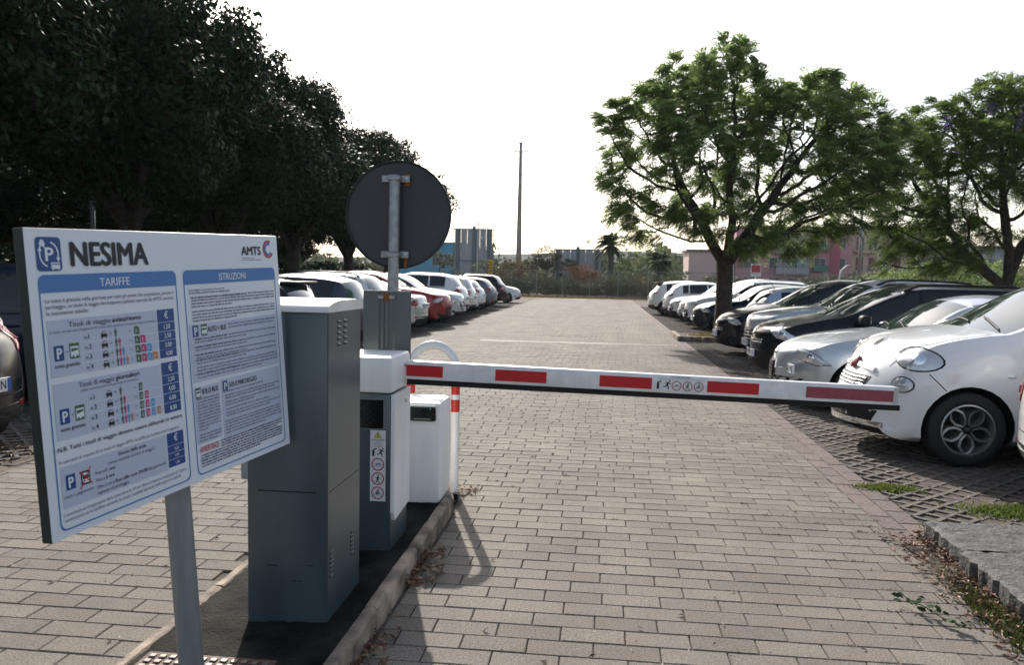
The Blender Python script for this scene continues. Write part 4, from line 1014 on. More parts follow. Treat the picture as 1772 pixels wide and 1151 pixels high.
mb = MB(); mb.lathe([(.0425,-(L_+.3)),(.0425,.30)], 28, 'y'); mb.xf(Matrix.Translation((0,0,-.078))); bb_(mb, 'post', mat('post_galvanised', (.25,.265,.27), .5, .35, var=.12, scale=9, stretch=(5,5,.5)), smooth=True)
for yy in (-.28,.24):
    mb = MB(); mb.box(-.11,.11,yy-.018,yy+.018,-.052,-.034).bbox(-.05,.05,yy-.015,yy+.015,-.126,-.05,.008); bb_(mb, 'clamp', m_galv)
m_bl = mat('print_mid_blue', (.055,.19,.46), .4); m_dbl = mat('print_dark_blue', (.012,.06,.24), .4); m_lil = mat('print_lilac', (.52,.56,.68), .4)
m_gn = mat('print_green', (.05,.13,.055), .4); m_pk = mat('print_magenta', (.55,.03,.17), .4); m_cy = mat('print_cyan', (.06,.33,.62), .4); m_or = mat('print_orange', (.62,.21,.06), .4)
m_pw = mat('print_white', (.78,.81,.85), .4); m_tx = mat('print_text', (.05,.055,.075), .5); m_rd = mat('print_red', (.50,.03,.03), .4)
X_ = lambda u: (u-.5)*Wb
Y_ = lambda v: (.5-v)*Hb
def pan(name, m, u0, v0, u1, v1, z, r=.0, corners=(1,1,1,1), parent=None):
    mb = MB(); flat(mb, rrect(X_(u0),Y_(v1),X_(u1),Y_(v0),r,4,corners) if r else [(X_(u0),Y_(v1)),(X_(u1),Y_(v1)),(X_(u1),Y_(v0)),(X_(u0),Y_(v0))], z); return bb_(mb, name, m, parent or panel)
def prt(name, m, items, z=.0026, parent=None):
    """items: (text, u0, vbase, capheight_v, u1 or None, bold, align)"""
    mb = MB()
    for it in items:
        s, u, v, h = it[:4]; u1 = it[4] if len(it) > 4 else None; bo = it[5] if len(it) > 5 else 0; al = it[6] if len(it) > 6 else 'l'
        text(mb, s, X_(u), Y_(v), h*Hb, (u1-u)*Wb if u1 else None, bo, 0, z, al)
    return bb_(mb, name, m, parent or panel)
# frames
for (u0, u1) in ((.027,.482),(.512,.973)):
    mb = MB(); band(mb, rrect(X_(u0),Y_(.976),X_(u1),Y_(.149),.022), .0045, .001); bb_(mb, 'blue_outline', m_bl, panel)
    hd = pan('blue_header', m_bl, u0, .148, u1, .205, .0015, .02, (1,1,0,0))
prt('title', m_ink, [('NESIMA', .125, .121, .077, .377, .034)])
prt('heading', m_pw, [('TARIFFE', .205, .193, .028, .305, .012)]); prt('heading', m_pw, [('ISTRUZIONI', .672, .193, .028, .806, .012)])
# icon tile
ic = pan('icon_tile', m_dbl, .028, .028, .098, .137, .0012, .012)
mb = MB(); cx, cy = X_(.063), Y_(.083); text(mb, 'P', cx-.012, cy-.018, .036, .026, .03, 0, .002)
for a0, a1, s in ((75,-15,1),(255,165,1)):
    q = [(cx+.031*math.cos(R(a0+(a1-a0)*k/8)), cy+.034*math.sin(R(a0+(a1-a0)*k/8))) for k in range(9)]
    for k in range(8): seg(mb, q[k], q[k+1], .0045, .002, 0)
    t = q[-1]; sg_ = -1 if a0 < 100 else 1; flat(mb, [(t[0]-.007,t[1]),(t[0]+.007,t[1]),(t[0],t[1]+sg_*.013)][::1 if sg_ > 0 else -1], .002, 0)
flat(mb, rrect(cx-.030,cy+.022,cx-.012,cy+.034,.003), .002, 0); flat(mb, rrect(cx-.027,cy+.032,cx-.015,cy+.040,.003), .002, 0)
flat(mb, [(cx-.029,cy+.018),(cx-.025,cy+.018),(cx-.025,cy+.023),(cx-.029,cy+.023)], .002, 0); flat(mb, [(cx-.017,cy+.018),(cx-.013,cy+.018),(cx-.013,cy+.023),(cx-.017,cy+.023)], .002, 0)
flat(mb, rrect(cx+.004,cy-.040,cx+.034,cy-.022,.002), .002, 0); 
for k in range(4): flat(mb, [(cx+.007+k*.0068,cy-.029),(cx+.012+k*.0068,cy-.029),(cx+.012+k*.0068,cy-.025),(cx+.007+k*.0068,cy-.025)], .0024, 1)
for k in (.010,.028): flat(mb, circ(cx+k, cy-.041, .003, 8), .0022, 0)
bb_(mb, 'icon_print', [m_pw, m_dbl], ic)
# company mark
prt('company_name', m_ink, [('AMTS', .795, .089, .037, .899, .022)]); 
mb = MB(); ccx, ccy = X_(.944), Y_(.063)
for r0_, r1_, mi, a0, a1 in ((.036,.028,0,60,330),(.026,.017,1,60,320)):
    n = 18; A1 = [R(a0+(a1-a0)*k/n) for k in range(n+1)]; vs = [(ccx+r0_*math.cos(a), ccy+r0_*math.sin(a), .002) for a in A1]+[(ccx+r1_*math.cos(a), ccy+r1_*math.sin(a), .002) for a in A1]
    mb.add(vs, [(k, k+1, n+2+k, n+1+k)[::1] for k in range(n)], mi)
bb_(mb, 'company_mark', [m_rd, m_bl], panel)
def greek(items, m=m_tx, name='fine_print', rag=.25, seed=3):
    """lines of type too small to read: runs of word-long strokes. items: u0, u1, v0, n lines, dv, height, last fraction"""
    g = random.Random(seed); mb = MB()
    for u0, u1, v0, n, dv, h, last in items:
        for k in range(n):
            e = u1 if k < n-1 else u0+(u1-u0)*last; u = u0
            while u < e-.004:
                wl = min(g.choice((.006,.010,.014,.020,.026,.03))*(h/.009)**.5, e-u); hh = h*g.uniform(.55,.75)
                v = v0+k*dv; flat(mb, [(X_(u),Y_(v)),(X_(u+wl),Y_(v)),(X_(u+wl),Y_(v-hh)),(X_(u),Y_(v-hh))], .0026); u += wl+.0035
    o = bb_(mb, name, m, panel); o['kind'] = 'stuff'; return o
m_gk = mat('print_small_grey', (.22,.24,.30), .5); m_gk2 = mat('print_small_dark', (.13,.14,.19), .5)
greek([(.795,.87,.104,1,.01,.006,1),(.795,.90,.113,1,.01,.006,1)], mat('print_pale_grey', (.38,.41,.47), .5))
# left column
prt('intro_text', m_tx, [('La sosta è gratuita nella giornata per tutti gli utenti che acquistano, presso il', .040,.237,.0125,.466),('parcheggio, un titolo di viaggio del trasporto pubblico esercito da AMTS, secondo', .040,.257,.0125,.466),('le successive tabelle:', .040,.277,.0125,.163)])
GT = ('GREEN','MAG','CY','OR'); pm = [m_gn, m_pk, m_cy, m_or]
def car_ico(mb, x, y, s, z, mi):
    flat(mb, rrect(x-.5*s,y-.30*s,x+.5*s,y+.12*s,.12*s), z, mi); flat(mb, [(x-.38*s,y+.1*s),(x+.38*s,y+.1*s),(x+.27*s,y+.42*s),(x-.27*s,y+.42*s)], z, mi)
    flat(mb, [(x-.42*s,y-.46*s),(x-.24*s,y-.46*s),(x-.24*s,y-.28*s),(x-.42*s,y-.28*s)], z, mi); flat(mb, [(x+.24*s,y-.46*s),(x+.42*s,y-.46*s),(x+.42*s,y-.28*s),(x+.24*s,y-.28*s)], z, mi)
    flat(mb, [(x-.29*s,y+.12*s),(x+.29*s,y+.12*s),(x+.2*s,y+.34*s),(x-.2*s,y+.34*s)], z+.0004, mi+1)
def pers(mb, x, y, s, z, mi):
    flat(mb, circ(x, y+.42*s, .11*s, 8), z, mi); flat(mb, [(x-.19*s,y-.02*s),(x+.19*s,y-.02*s),(x+.2*s,y+.28*s),(x-.2*s,y+.28*s)], z, mi); flat(mb, [(x-.1*s,y-.5*s),(x+.1*s,y-.5*s),(x+.12*s,y+.0*s),(x-.12*s,y+.0*s)], z+.0001, mi)
def table(v0, hv, rows, prices, ptops, title, sub, letter, double):
    gp = pan('tariff_table', m_lil, .040, v0, .391, v0+.183, .0012)
    for k, (va, vb) in enumerate(ptops):
        q = pan('price_cell', m_dbl, .396, va, .462, vb, .0014)
        s = ('€',)+prices; t = s[k]
        prt('price', m_pw, [(t, .429, vb-(vb-va)*.27, .017 if k else .026, None, .015, 'c')], .003, q)
    mb = MB()
    for k, v in enumerate(rows):
        yy = Y_(v-.007)
        car_ico(mb, X_(.205), yy, .024, .002, 0)
        text(mb, '+', X_(.226), Y_(v-.001), .012, .011, 0, 2, .002, 'c')
        for j in range(k+1): pers(mb, X_(.243+j*.011), yy+.001, .026, .002, 3+j)
        text(mb, '=', X_(.292), Y_(v-.004), .007, .012, 0, 2, .002, 'c')
        for j in range(k+1):
            x = X_(.312+j*.0205)
            if double: flat(mb, rrect(x+.007,yy-.013,x+.016,yy+.010,.001), .0018, 3+j)
            flat(mb, rrect(x-.006,yy-.011,x+.009,yy+.013,.001), .002, 3+j); text(mb, letter, x+.0015, yy-.006, .012, .008, 0, 7, .0026, 'c')
        flat(mb, [(X_(.133),Y_(v+.011)),(X_(.391),Y_(v+.011)),(X_(.391),Y_(v+.0095)),(X_(.133),Y_(v+.0095))], .0016, 7)
        flat(mb, [(X_(.133),Y_(v+.011)),(X_(.1345),Y_(v+.011)),(X_(.1345),Y_(v-.026)),(X_(.133),Y_(v-.026))], .0017, 7)
    bb_(mb, 'pictograms', [m_ink, m_lil, m_gk2]+pm+[m_pw], gp)
    its = []
    for k, v in enumerate(rows): its += [('n.', .143, v, .013, .153, 0)]
    prt('row_label', m_tx, its, parent=gp); prt('row_number', m_ink, [(str(k+1), .1555, v, .015, None, .02) for k, v in enumerate(rows)], parent=gp)
    prt('table_title', m_tx, [title[0]], parent=gp); prt('table_title_bold', m_ink, [title[1]], parent=gp); prt('table_note', m_gk2, [sub], parent=gp)
    vp = rows[2]
    pb(.052, vp-.056, .028, gp); prt('plus', m_gk2, [('+', .088, vp-.027, .014, None, 0, 'c')], parent=gp); bs(.096, vp-.058, .029, gp)
    prt('caption', m_ink, [('sosta gratuita', .051, vp+.014, .0125, .123, .012)], parent=gp)
def pb(u, v, w, parent, letter='P'):
    hh = w*1.4142*1.28; q = pan('parking_symbol', m_dbl, u, v-.002, u+w, v+hh*.95, .0016, .003, parent=parent)
    prt('parking_letter', m_pw, [(letter, u+w*.5, v+hh*.80, hh*.66, None, .03, 'c')], .003, q); return q
def bs(u, v, w, parent):
    hh = w*1.4142*1.25; q = pan('bus_symbol', m_gn, u, v-.002, u+w, v+hh*.95, .0016, .002, parent=parent); mb = MB()
    flat(mb, rrect(X_(u+w*.1),Y_(v+hh*.84),X_(u+w*.9),Y_(v+hh*.16),.002), .0022, 0); flat(mb, [(X_(u+w*.16),Y_(v+hh*.5)),(X_(u+w*.84),Y_(v+hh*.42)),(X_(u+w*.84),Y_(v+hh*.28)),(X_(u+w*.16),Y_(v+hh*.28))], .0026, 1)
    flat(mb, circ(X_(u+w*.3),Y_(v+hh*.80),w*.1*Wb,8), .0027, 1); flat(mb, circ(X_(u+w*.72),Y_(v+hh*.80),w*.1*Wb,8), .0027, 1); bb_(mb, 'bus_print', [m_pw, m_gn], q)
table(.294, 0, (.366,.400,.434,.468), ('1,50','2,50','3,00','4,00'), ((.293,.341),(.343,.376),(.378,.410),(.412,.445),(.446,.477)),
      (('Titoli di viaggio', .099,.320,.0165,.229),('andata/ritorno', .234,.320,.0165,.334,.016)), ('(1 titolo corrisponde a 2 biglietti da 90 minuti validi esclusivamente nella giornata di emissione)', .045,.336,.008,.389), 'A', True)
table(.499, 0, (.572,.606,.640,.674), ('2,50','4,00','6,00','8,00'), ((.495,.543),(.545,.578),(.580,.613),(.615,.650),(.652,.689)),
      (('Titoli di viaggio', .114,.523,.0165,.225),('giornalieri', .230,.523,.0165,.311,.016)), ('(validi esclusivamente nella giornata di emissione)', .118,.538,.008,.306), 'G', False)
prt('notice', m_ink, [('N.B. Tutti i titoli di viaggio devono essere obliterati in vettura', .037,.718,.0145,.462,.012)])
prt('small_text', m_gk2, [('In mancanza di acquisto di un titolo di viaggio AMTS, le tariffe per la sosta sono le seguenti:', .038,.757,.0115,.447)])
gp = pan('tariff_table', m_lil, .040, .768, .391, .905, .0012)
for (va, vb), t in zip(((.768,.816),(.818,.844),(.846,.870),(.872,.899)), ('€','0,50','1,00','1,50')):
    q = pan('price_cell', m_dbl, .396, va, .462, vb, .0014); prt('price', m_pw, [(t, .429, vb-(vb-va)*.3, .026 if t == '€' else .011, None, .015, 'c')], .003, q)
prt('table_title_bold', m_ink, [('Durata della sosta', .218,.788,.012,.316,.012)], parent=gp)
prt('table_note', m_gk2, [('(senza acquisto di titoli di viaggio)', .182,.808,.011,.345)], parent=gp)
prt('row_text', m_tx, [('Fino ad', .140,.829,.0115,.172),('Fino a', .141,.853,.0115,.167),('Oltre 2 ore e', .141,.878,.0115,.196),('dal giorno di', .318,.878,.0115,.381),('ingresso al parcheggio', .142,.897,.0115,.245)], parent=gp)
prt('row_text_bold', m_ink, [('1 ora', .175,.829,.0125,.203,.012),('2 ore', .171,.853,.0125,.199,.012),('fino alle ore 24:00', .200,.878,.0125,.314,.012)], parent=gp)
pb(.052, .800, .028, gp); q = pan('crossed_symbol', m_ink, .096, .802, .124, .848, .0016, .002, parent=gp)
mb = MB(); flat(mb, rrect(X_(.100),Y_(.842),X_(.120),Y_(.808),.002), .0022, 1); flat(mb, [(X_(.101),Y_(.828)),(X_(.119),Y_(.828)),(X_(.119),Y_(.816)),(X_(.101),Y_(.816))], .0026, 2)
seg(mb, (X_(.092),Y_(.858)), (X_(.127),Y_(.792)), .0035, .003, 0); seg(mb, (X_(.092),Y_(.800)), (X_(.128),Y_(.850)), .0035, .0032, 0); bb_(mb, 'red_cross', [m_rd, m_pw, m_ink], q)
prt('caption', m_gk2, [('sosta a pagamento', .043,.873,.0115,.132)], parent=gp)
prt('small_text', m_gk2, [("L'eventuale prolungamento della sosta oltre le 24 ore (fino al massimo consentito di 7 giorni", .039,.930,.0115,.464),('consecutivi) verrà tariffato secondo le stesse modalità espresse nella superiore tabella.', .039,.948,.0115,.440)])
# right column
g1 = pan('text_block', m_lil, .521, .366, .960, .600, .0012); g2 = pan('text_block', m_lil, .521, .620, .636, .850, .0012); g3 = pan('text_block', m_lil, .644, .612, .962, .868, .0012)
prt('small_text', m_tx, [('Il parcheggio è funzionante 24 ore su 24.', .531,.232,.008,.694,.01)]); greek([(.531,.72,.243,1,.01,.009,1)], m_gk)
greek([(.538,.805,.262,1,.011,.010,1)], m_gk2); greek([(.812,.958,.260,1,.011,.009,1),(.538,.958,.273,3,.0125,.009,.45),(.538,.958,.318,4,.0125,.009,.5)], m_gk)
pb(.534, .372, .026, g1); prt('plus', m_gk2, [('+', .566,.396,.012,None,0,'c')]); bs(.572, .371, .027, g1)
prt('subheading', m_ink, [('AUTO + BUS', .601,.403,.021,.688,.012)]); greek([(.70,.955,.385,2,.013,.009,.95)], m_gk)
for v, u in ((.430,.695),(.462,.775),(.494,.66),(.516,.755)): greek([(.541,u,v,1,.01,.010,1)], m_gk2, seed=int(v*999)); greek([(u+.005,.955,v-.001,1,.01,.009,1),(.541,.955,v+.012,1,.01,.009,.6)], m_gk, seed=int(v*777))
greek([(.541,.955,.545,3,.013,.009,.5)], m_gk); prt('small_text', m_tx, [("Inserire il biglietto d'ingresso", .651,.5725,.009,.80,.012)])
greek([(.541,.645,.573,1,.01,.009,1),(.805,.955,.572,1,.01,.009,1),(.541,.86,.586,1,.01,.009,1)], m_gk)
for v in (.428,.460,.492,.514,.571): mb = MB(); flat(mb, circ(X_(.534),Y_(v-.003),.0022,6), .0026); bb_(mb, 'bullet', m_ink, g1)
bs(.526, .625, .024, g2); prt('subheading', m_ink, [('SOLO BUS', .554,.652,.021,.628,.012)]); greek([(.530,.632,.672,11,.0125,.009,.4),(.530,.632,.818,3,.0125,.009,.8)], m_gk)
pb(.652, .622, .024, g3); prt('subheading', m_ink, [('SOLO PARCHEGGIO', .684,.652,.021,.827,.012)]); greek([(.652,.86,.668,1,.0125,.009,1),(.660,.955,.686,2,.0125,.009,.9),(.660,.955,.715,2,.0125,.009,.5),(.660,.90,.745,1,.0125,.009,1),(.660,.955,.761,2,.0125,.009,.8),(.652,.955,.795,5,.0125,.009,.7)], m_gk)
prt('red_heading', m_rd, [('AVVERTENZE', .527,.887,.024,.616,.012)]); greek([(.626,.955,.868,3,.011,.009,.9),(.530,.955,.902,5,.011,.009,.7)], m_gk2)
# ================================================================ VEGETATION
m_bark = mat('dark_bark', (.045,.035,.028), .9, var=.4, scale=9, bump=.9, bscale=30)
m_ficus = mat('dark_leaf', (.010,.026,.006), .5, rv=.55, trans=.16, spec=.14)
m_jac = mat('feathery_leaf', (.21,.285,.10), .55, rv=.45, trans=.62, spec=.25)
m_dryf = mat('dry_leaf', (.15,.10,.05), .8, rv=.4, trans=.2)
m_bush = mat('bush_leaf', (.055,.085,.03), .6, rv=.4, trans=.25)
m_scrub = mat('scrub_leaf', (.085,.075,.045), .8, rv=.45, trans=.2)
m_orange = mat('rusty_scrub', (.24,.10,.04), .8, rv=.3, trans=.2)
m_purple = mat('purple_blossom', (.34,.20,.62), .6, rv=.3, trans=.3)
m_palm = mat('palm_leaf', (.045,.07,.03), .8, rv=.35, trans=.05, spec=.1)
m_paleg = mat('pale_foliage', (.15,.17,.07), .7, rv=.3, trans=.3)
def quads(C, A, B):
    """leaf quads: centres C, half-vectors A (length) and B (width); diamond-ish outline"""
    n = len(C); V = np.stack([C-A, C-B*.9+A*.05, C+A, C+B*.9+A*.05], 1).reshape(-1,3)
    return V, np.arange(4*n).reshape(n,4)
def rdir(n): 
    v = nr.normal(size=(n,3)); return v/np.linalg.norm(v, axis=1)[:,None]
def leaf_cloud(P, N, size, asp=.5, spread=.6):
    """leaves at P, roughly facing N"""
    n = len(P); nn = N + rdir(n)*spread; nn /= np.linalg.norm(nn, axis=1)[:,None]
    t = np.cross(nn, rdir(n)); t /= np.linalg.norm(t, axis=1)[:,None]+1e-9; b = np.cross(nn, t)
    s = size*nr.uniform(.6, 1.3, (n,1)); return quads(P, t*s*.5, b*s*.5*asp)
def blob_crown(lobes, n, size, asp=.6, core=.35, spread=.9, clumps=None, csize=.5):
    """lobes: (x,y,z,rx,ry,rz); leaves in clumps through the outer half of each lobe"""
    Ps = []; Ns = []; vol = np.array([l[3]*l[4]+l[4]*l[5]+l[3]*l[5] for l in lobes]); k = (vol/vol.sum()*n).astype(int)
    for l, kk in zip(lobes, k):
        nc = max(4, int(kk/55)); d = rdir(nc); r = nr.uniform(core, 1, (nc,1))**.5
        cc = d*r; rad = csize*nr.uniform(.5, 1.2, nc)
        idx = nr.integers(0, nc, kk); q = rdir(kk); rr = nr.uniform(.2, 1, (kk,1))**.5
        P = cc[idx]*np.array(l[3:6]) + q*rr*rad[idx,None]*np.array([1,1,.75]) + np.array(l[:3])
        Ps.append(P); Ns.append(q*.6+cc[idx]*.6+np.array([0,0,.35]))
    P = np.concatenate(Ps); N = np.concatenate(Ns); return leaf_cloud(P, N, size, asp, spread)
def limb_tree(h0, tips, r0, n=7):
    """trunk and limbs to the given tips"""
    mb = MB(); mb.tube([(0,0,-.05),(0.02,0,.25),(.04,.03,h0*.5),(.0,.05,h0)], [r0*1.35,r0*1.05,r0*.9,r0*.8], 10)
    for t in tips:
        t = Vector(t); a = Vector((0,.03,h0*.9)); m1 = a.lerp(t, .4)+Vector((rnd.uniform(-.2,.2),rnd.uniform(-.2,.2),rnd.uniform(0,.4)))
        mb.tube([a, m1, a.lerp(t,.75)+Vector((rnd.uniform(-.2,.2),rnd.uniform(-.2,.2),.1)), t], [r0*.55,r0*.38,r0*.22,r0*.07], n)
    return mb
# --- the evergreen row on the left: three crowns, reused with turns and sizes
FIC = []
for v in range(3):
    lobes = []
    for k in range(13):
        a = 2*math.pi*k/9+rnd.uniform(-.3,.3); rr = 2.0 if k < 9 else .9; z = rnd.uniform(4.0,6.4) if k < 9 else rnd.uniform(7,7.6)
        lobes.append((rr*math.cos(a), rr*math.sin(a), z, rnd.uniform(1.3,1.7), rnd.uniform(1.3,1.7), rnd.uniform(1.2,1.9)))
    lobes.append((0,0,5.4,2.3,2.3,2.4)); lobes.append((0,0,4.0,2.6,2.6,1.2))
    V, F = blob_crown(lobes, 76000, .155, .6, .45, .8, csize=.5)
    tr = limb_tree(2.4, [(l[0], l[1], l[2]) for l in lobes[:12]], .30)
    FIC.append((V, F, tr, lobes))
fic_mesh = {}
def ficus(v, x, y, s, rz, label, sz=1.0):
    root = empty('evergreen_tree', (x, y, 0), rz); root.scale = (s, s, s*sz); tag(root, label, 'tree', 'dense evergreen trees along the left side')
    if v not in fic_mesh:
        c = npmesh('crown', FIC[v][0], FIC[v][1], m_ficus, root); t = FIC[v][2].build('trunk', m_bark, root, smooth=True); fic_mesh[v] = (c.data, t.data)
    else:
        for nm, d in zip(('crown','trunk'), fic_mesh[v]): o = bpy.data.objects.new(nm, d); COL.objects.link(o); o.parent = root
ficus(2, -13.8, 7.6, 1.16, 2.9, 'dark evergreen foliage at the extreme top left edge', 1.1)
ficus(0, -13.6, 14.2, 1.16, .4, 'tall dark evergreen tree in the top left corner, nearest of its row', 1.08)
ficus(1, -12.6, 20.6, 1.05, 2.0, 'dark evergreen tree above the tariff board, second of the left row', 1.12)
ficus(2, -12.9, 26.6, 1.02, 4.0, 'dark evergreen tree behind the tall cabinet, third of the left row', 1.06)
ficus(0, -12.9, 32.8, 1.02, 5.1, 'evergreen tree left of the round sign, fourth of the left row', 1.04)
ficus(1, -13.6, 42.5, 1.08, 1.0, 'evergreen tree behind the round sign, fifth of the left row', .98)
ficus(2, -13.9, 52.0, 1.22, 3.0, 'evergreen tree right of the round sign, farthest of the left row', .98)
for i, (x, y) in enumerate(((-19.5,17),(-20,24.5),(-20,32),(-20,40),(-20.5,49))):
    ficus(i % 3, x, y, 1.0, i*1.7, ['rear evergreen seen through the gap by the dark pole', 'rear evergreen behind the second tree of the left row', 'rear evergreen behind the third tree of the left row', 'rear evergreen behind the fourth tree of the left row', 'rear evergreen farthest back on the left'][i], .8)
# --- feathery trees: limbs grown towards points in the crown
def grow(lobes, h0, npts, r0, seed, step=.24, infl=1.5, kill=.36, fork=((.5,0,.8),(-.45,.1,.8),(.1,-.3,.9))):
    g = np.random.default_rng(seed); A = []
    vol = np.array([l[3]*l[4]*l[5] for l in lobes])**.8
    for l, k in zip(lobes, (vol/vol.sum()*npts).astype(int)):
        d = g.normal(size=(k,3)); d /= np.linalg.norm(d, axis=1)[:,None]; A.append(d*(g.uniform(.1,1,(k,1))**(1/2.2))*np.array(l[3:6])+np.array(l[:3]))
    A = np.concatenate(A); nodes = [np.array([0,0,0.])]; par = [-1]
    z = 0
    while z < h0: z += .25; nodes.append(np.array([.05*math.sin(z*1.3), .04*math.cos(z), z])); par.append(len(nodes)-2)
    base = len(nodes)-1
    for fx, fy, fz in fork:
        p = base; d = np.array([fx,fy,fz]); d /= np.linalg.norm(d)
        for k in range(5): nodes.append(nodes[p]+d*step+g.normal(0,.02,3)); par.append(p); p = len(nodes)-1
    N = np.array(nodes); alive = np.ones(len(A), bool)
    for it in range(90):
        if not alive.any(): break
        P = A[alive]; D = ((P[:,None,:]-N[None])**2).sum(2); j = D.argmin(1); d = np.sqrt(D[np.arange(len(P)), j])
        ok = d < (infl if it > 12 else 6); new = []
        for k in np.unique(j[ok]):
            dirs = P[(j == k) & ok]-N[k]; dirs /= np.linalg.norm(dirs, axis=1)[:,None]; v = dirs.mean(0)+g.normal(0,.12,3)+np.array([0,0,.02]); v /= np.linalg.norm(v)+1e-9
            new.append((k, N[k]+v*step))
        if not new: break
        for k, q in new: par.append(int(k)); nodes.append(q)
        N = np.array(nodes) if False else np.concatenate([N, np.array([q for _, q in new])])
        ia = np.where(alive)[0]; Dn = ((A[ia][:,None,:]-np.array([q for _, q in new])[None])**2).sum(2).min(1)
        alive[ia[Dn < kill**2]] = False
        if len(N) > 5200: break
    n = len(N); par = np.array(par); rad = np.zeros(n); kids = np.zeros(n, int)
    for i in range(1, n): kids[par[i]] += 1
    acc = np.where(kids == 0, .0075**2.2, 0.)
    for i in range(n-1, 0, -1): acc[par[i]] += acc[i]
    rad = acc**(1/2.2); rad = r0*(acc/acc[1])**(1/2.2); lo = rad.min(); rad = np.where(rad < .05, .006+(rad-lo)/max(.05-lo,1e-6)*.044 if lo < .05 else rad, rad); rad[0] *= 1.35
    return N, par, rad, kids
def limb_mesh(N, par, rad, sides=6):
    n = len(N); i = np.arange(1, n); a = N[par[i]]; b = N[i]; d = b-a; L = np.linalg.norm(d, axis=1)[:,None]+1e-9; d /= L
    ref = np.where(abs(d[:,2:3]) < .9, np.array([[0,0,1.]]), np.array([[1.,0,0]])); e1 = np.cross(d, ref); e1 /= np.linalg.norm(e1, axis=1)[:,None]; e2 = np.cross(d, e1)
    ra = np.minimum(rad[par[i]], rad[i]*1.35)[:,None]; rb = rad[i][:,None]; V = []
    for P, r in ((a-d*.01, ra), (b+d*.02, rb)):
        for k in range(sides): an = 2*math.pi*k/sides; V.append(P+(e1*math.cos(an)+e2*math.sin(an))*r)
    V = np.stack(V, 1); base = (np.arange(n-1)*2*sides)[:,None,None]
    F = np.array([[k, (k+1)%sides, sides+(k+1)%sides, sides+k] for k in range(sides)])[None]+base
    return V.reshape(-1,3), F.reshape(-1,4)
def fronds(N, par, rad, kids, per, seed, flen=.40, thr=.02, leaf=.085):
    g = np.random.default_rng(seed); tips = np.where((rad <= np.quantile(rad, .62)) & (N[:,2] > 2.0))[0]; idx = g.choice(tips, per); P = N[idx]+g.normal(0,.05,(per,3))
    d = N[idx]-N[par[idx]]; d /= np.linalg.norm(d, axis=1)[:,None]+1e-9
    ctr = N[tips].mean(0); out = P-ctr; out /= np.linalg.norm(out, axis=1)[:,None]
    D = d*.6+out*.6+g.normal(0,.55,(per,3)); D[:,2] = D[:,2]*.55-.02; D /= np.linalg.norm(D, axis=1)[:,None]
    up = np.array([[0,0,1.]])+g.normal(0,.35,(per,3)); sd = np.cross(D, up); sd /= np.linalg.norm(sd, axis=1)[:,None]; nn = np.cross(sd, D)
    L = flen*g.uniform(.6,1.25,(per,1)); Cs = []; As = []; Bs = []
    for k in range(9):
        t = (k+1)/9.5; base = P+D*L*t-np.array([[0,0,1.]])*L*.35*t*t; w = leaf*(1.25-abs(t-.45)*1.3)
        for s in (-1, 1):
            dirv = sd*s*.85+D*.5+nn*g.uniform(-.15,.25,(per,1)); dirv /= np.linalg.norm(dirv, axis=1)[:,None]
            Cs.append(base+dirv*w*.6); As.append(dirv*w*.62*g.uniform(.8,1.2,(per,1))); Bs.append(D*.020+nn*.005)
    return quads(np.concatenate(Cs), np.concatenate(As), np.concatenate(Bs))
K = 66.2
def lob(px, py, rpx, dy=0, ry=None, x0=1250, kk=K, y0=487): return ((px-x0)/kk, dy, (y0-py)/kk+1.58, rpx/kk, (ry or rpx*1.0)/kk, rpx*.78/kk)
J1 = [lob(1255,120,62), lob(1205,175,95,.5), lob(1130,215,80,-.4), lob(1062,205,45), lob(1110,290,85,.6), lob(1190,280,90,-.8), lob(1290,215,90,.9), lob(1370,205,85,-.5), lob(1440,210,80,.5),
      lob(1495,235,55), lob(1420,300,105,-.8), lob(1310,300,100,0), lob(1120,375,75,.2), lob(1190,385,60,-.6), lob(1480,330,60,.6), lob(1370,385,80,.7), lob(1300,400,60,-1.0), lob(1225,330,70,1.2), lob(1440,385,45,-.3)]
N1 = grow(J1, 1.9, 2100, .215, 5)
T1 = empty('feathery_tree', (3.12, 21.6, 0)); tag(T1, 'broad feathery green tree with forked dark trunk on the kerbed island between cars', 'tree')
V, F = limb_mesh(*N1[:3], sides=8); npmesh('trunk', V, F, m_bark, T1, smooth=True)
V, F = fronds(*N1, 14500, 9, flen=.38, thr=.018); npmesh('crown', V, F, m_jac, T1)
# hanging seed pods
g = np.random.default_rng(3); tips = np.where(N1[2] <= np.quantile(N1[2], .3))[0]; mb = MB()
for i in g.choice(tips, 90): p = N1[0][i]; mb.lathe([(.0,-.0),(.028,-.012),(.03,-.03),(0,-.06)], 6); n_ = len(mb.v); mb.v[-24:] = [(x+p[0], y+p[1], z+p[2]-.08) for x, y, z in mb.v[-24:]]
mb.build('seed_pods', m_bark, T1)['kind'] = 'stuff'
k2 = 1400/26.
J2 = [lob(1735,205,70,0,None,1750,k2,497), lob(1660,235,75,.6,None,1750,k2,497), lob(1585,270,60,-.4,None,1750,k2,497), lob(1545,330,60,.3,None,1750,k2,497), lob(1630,330,90,.4,None,1750,k2,497), lob(1720,300,100,-.6,None,1750,k2,497),
      lob(1590,400,70,-.3,None,1750,k2,497), lob(1680,400,90,.8,None,1750,k2,497), lob(1640,455,55,-.9,None,1750,k2,497), lob(1820,280,110,.4,None,1750,k2,497), lob(1840,390,80,-.3,None,1750,k2,497), lob(1800,200,80,.3,None,1750,k2,497), lob(1580,455,40,.3,None,1750,k2,497)]
N2 = grow(J2, 1.5, 1900, .25, 8, fork=((-.8,0,.6),(.3,.1,.9),(-.1,-.2,1)))
T2 = empty('feathery_tree', (12.35, 26.6, 0)); tag(T2, 'feathery tree with a few purple blossoms at the right edge', 'tree')
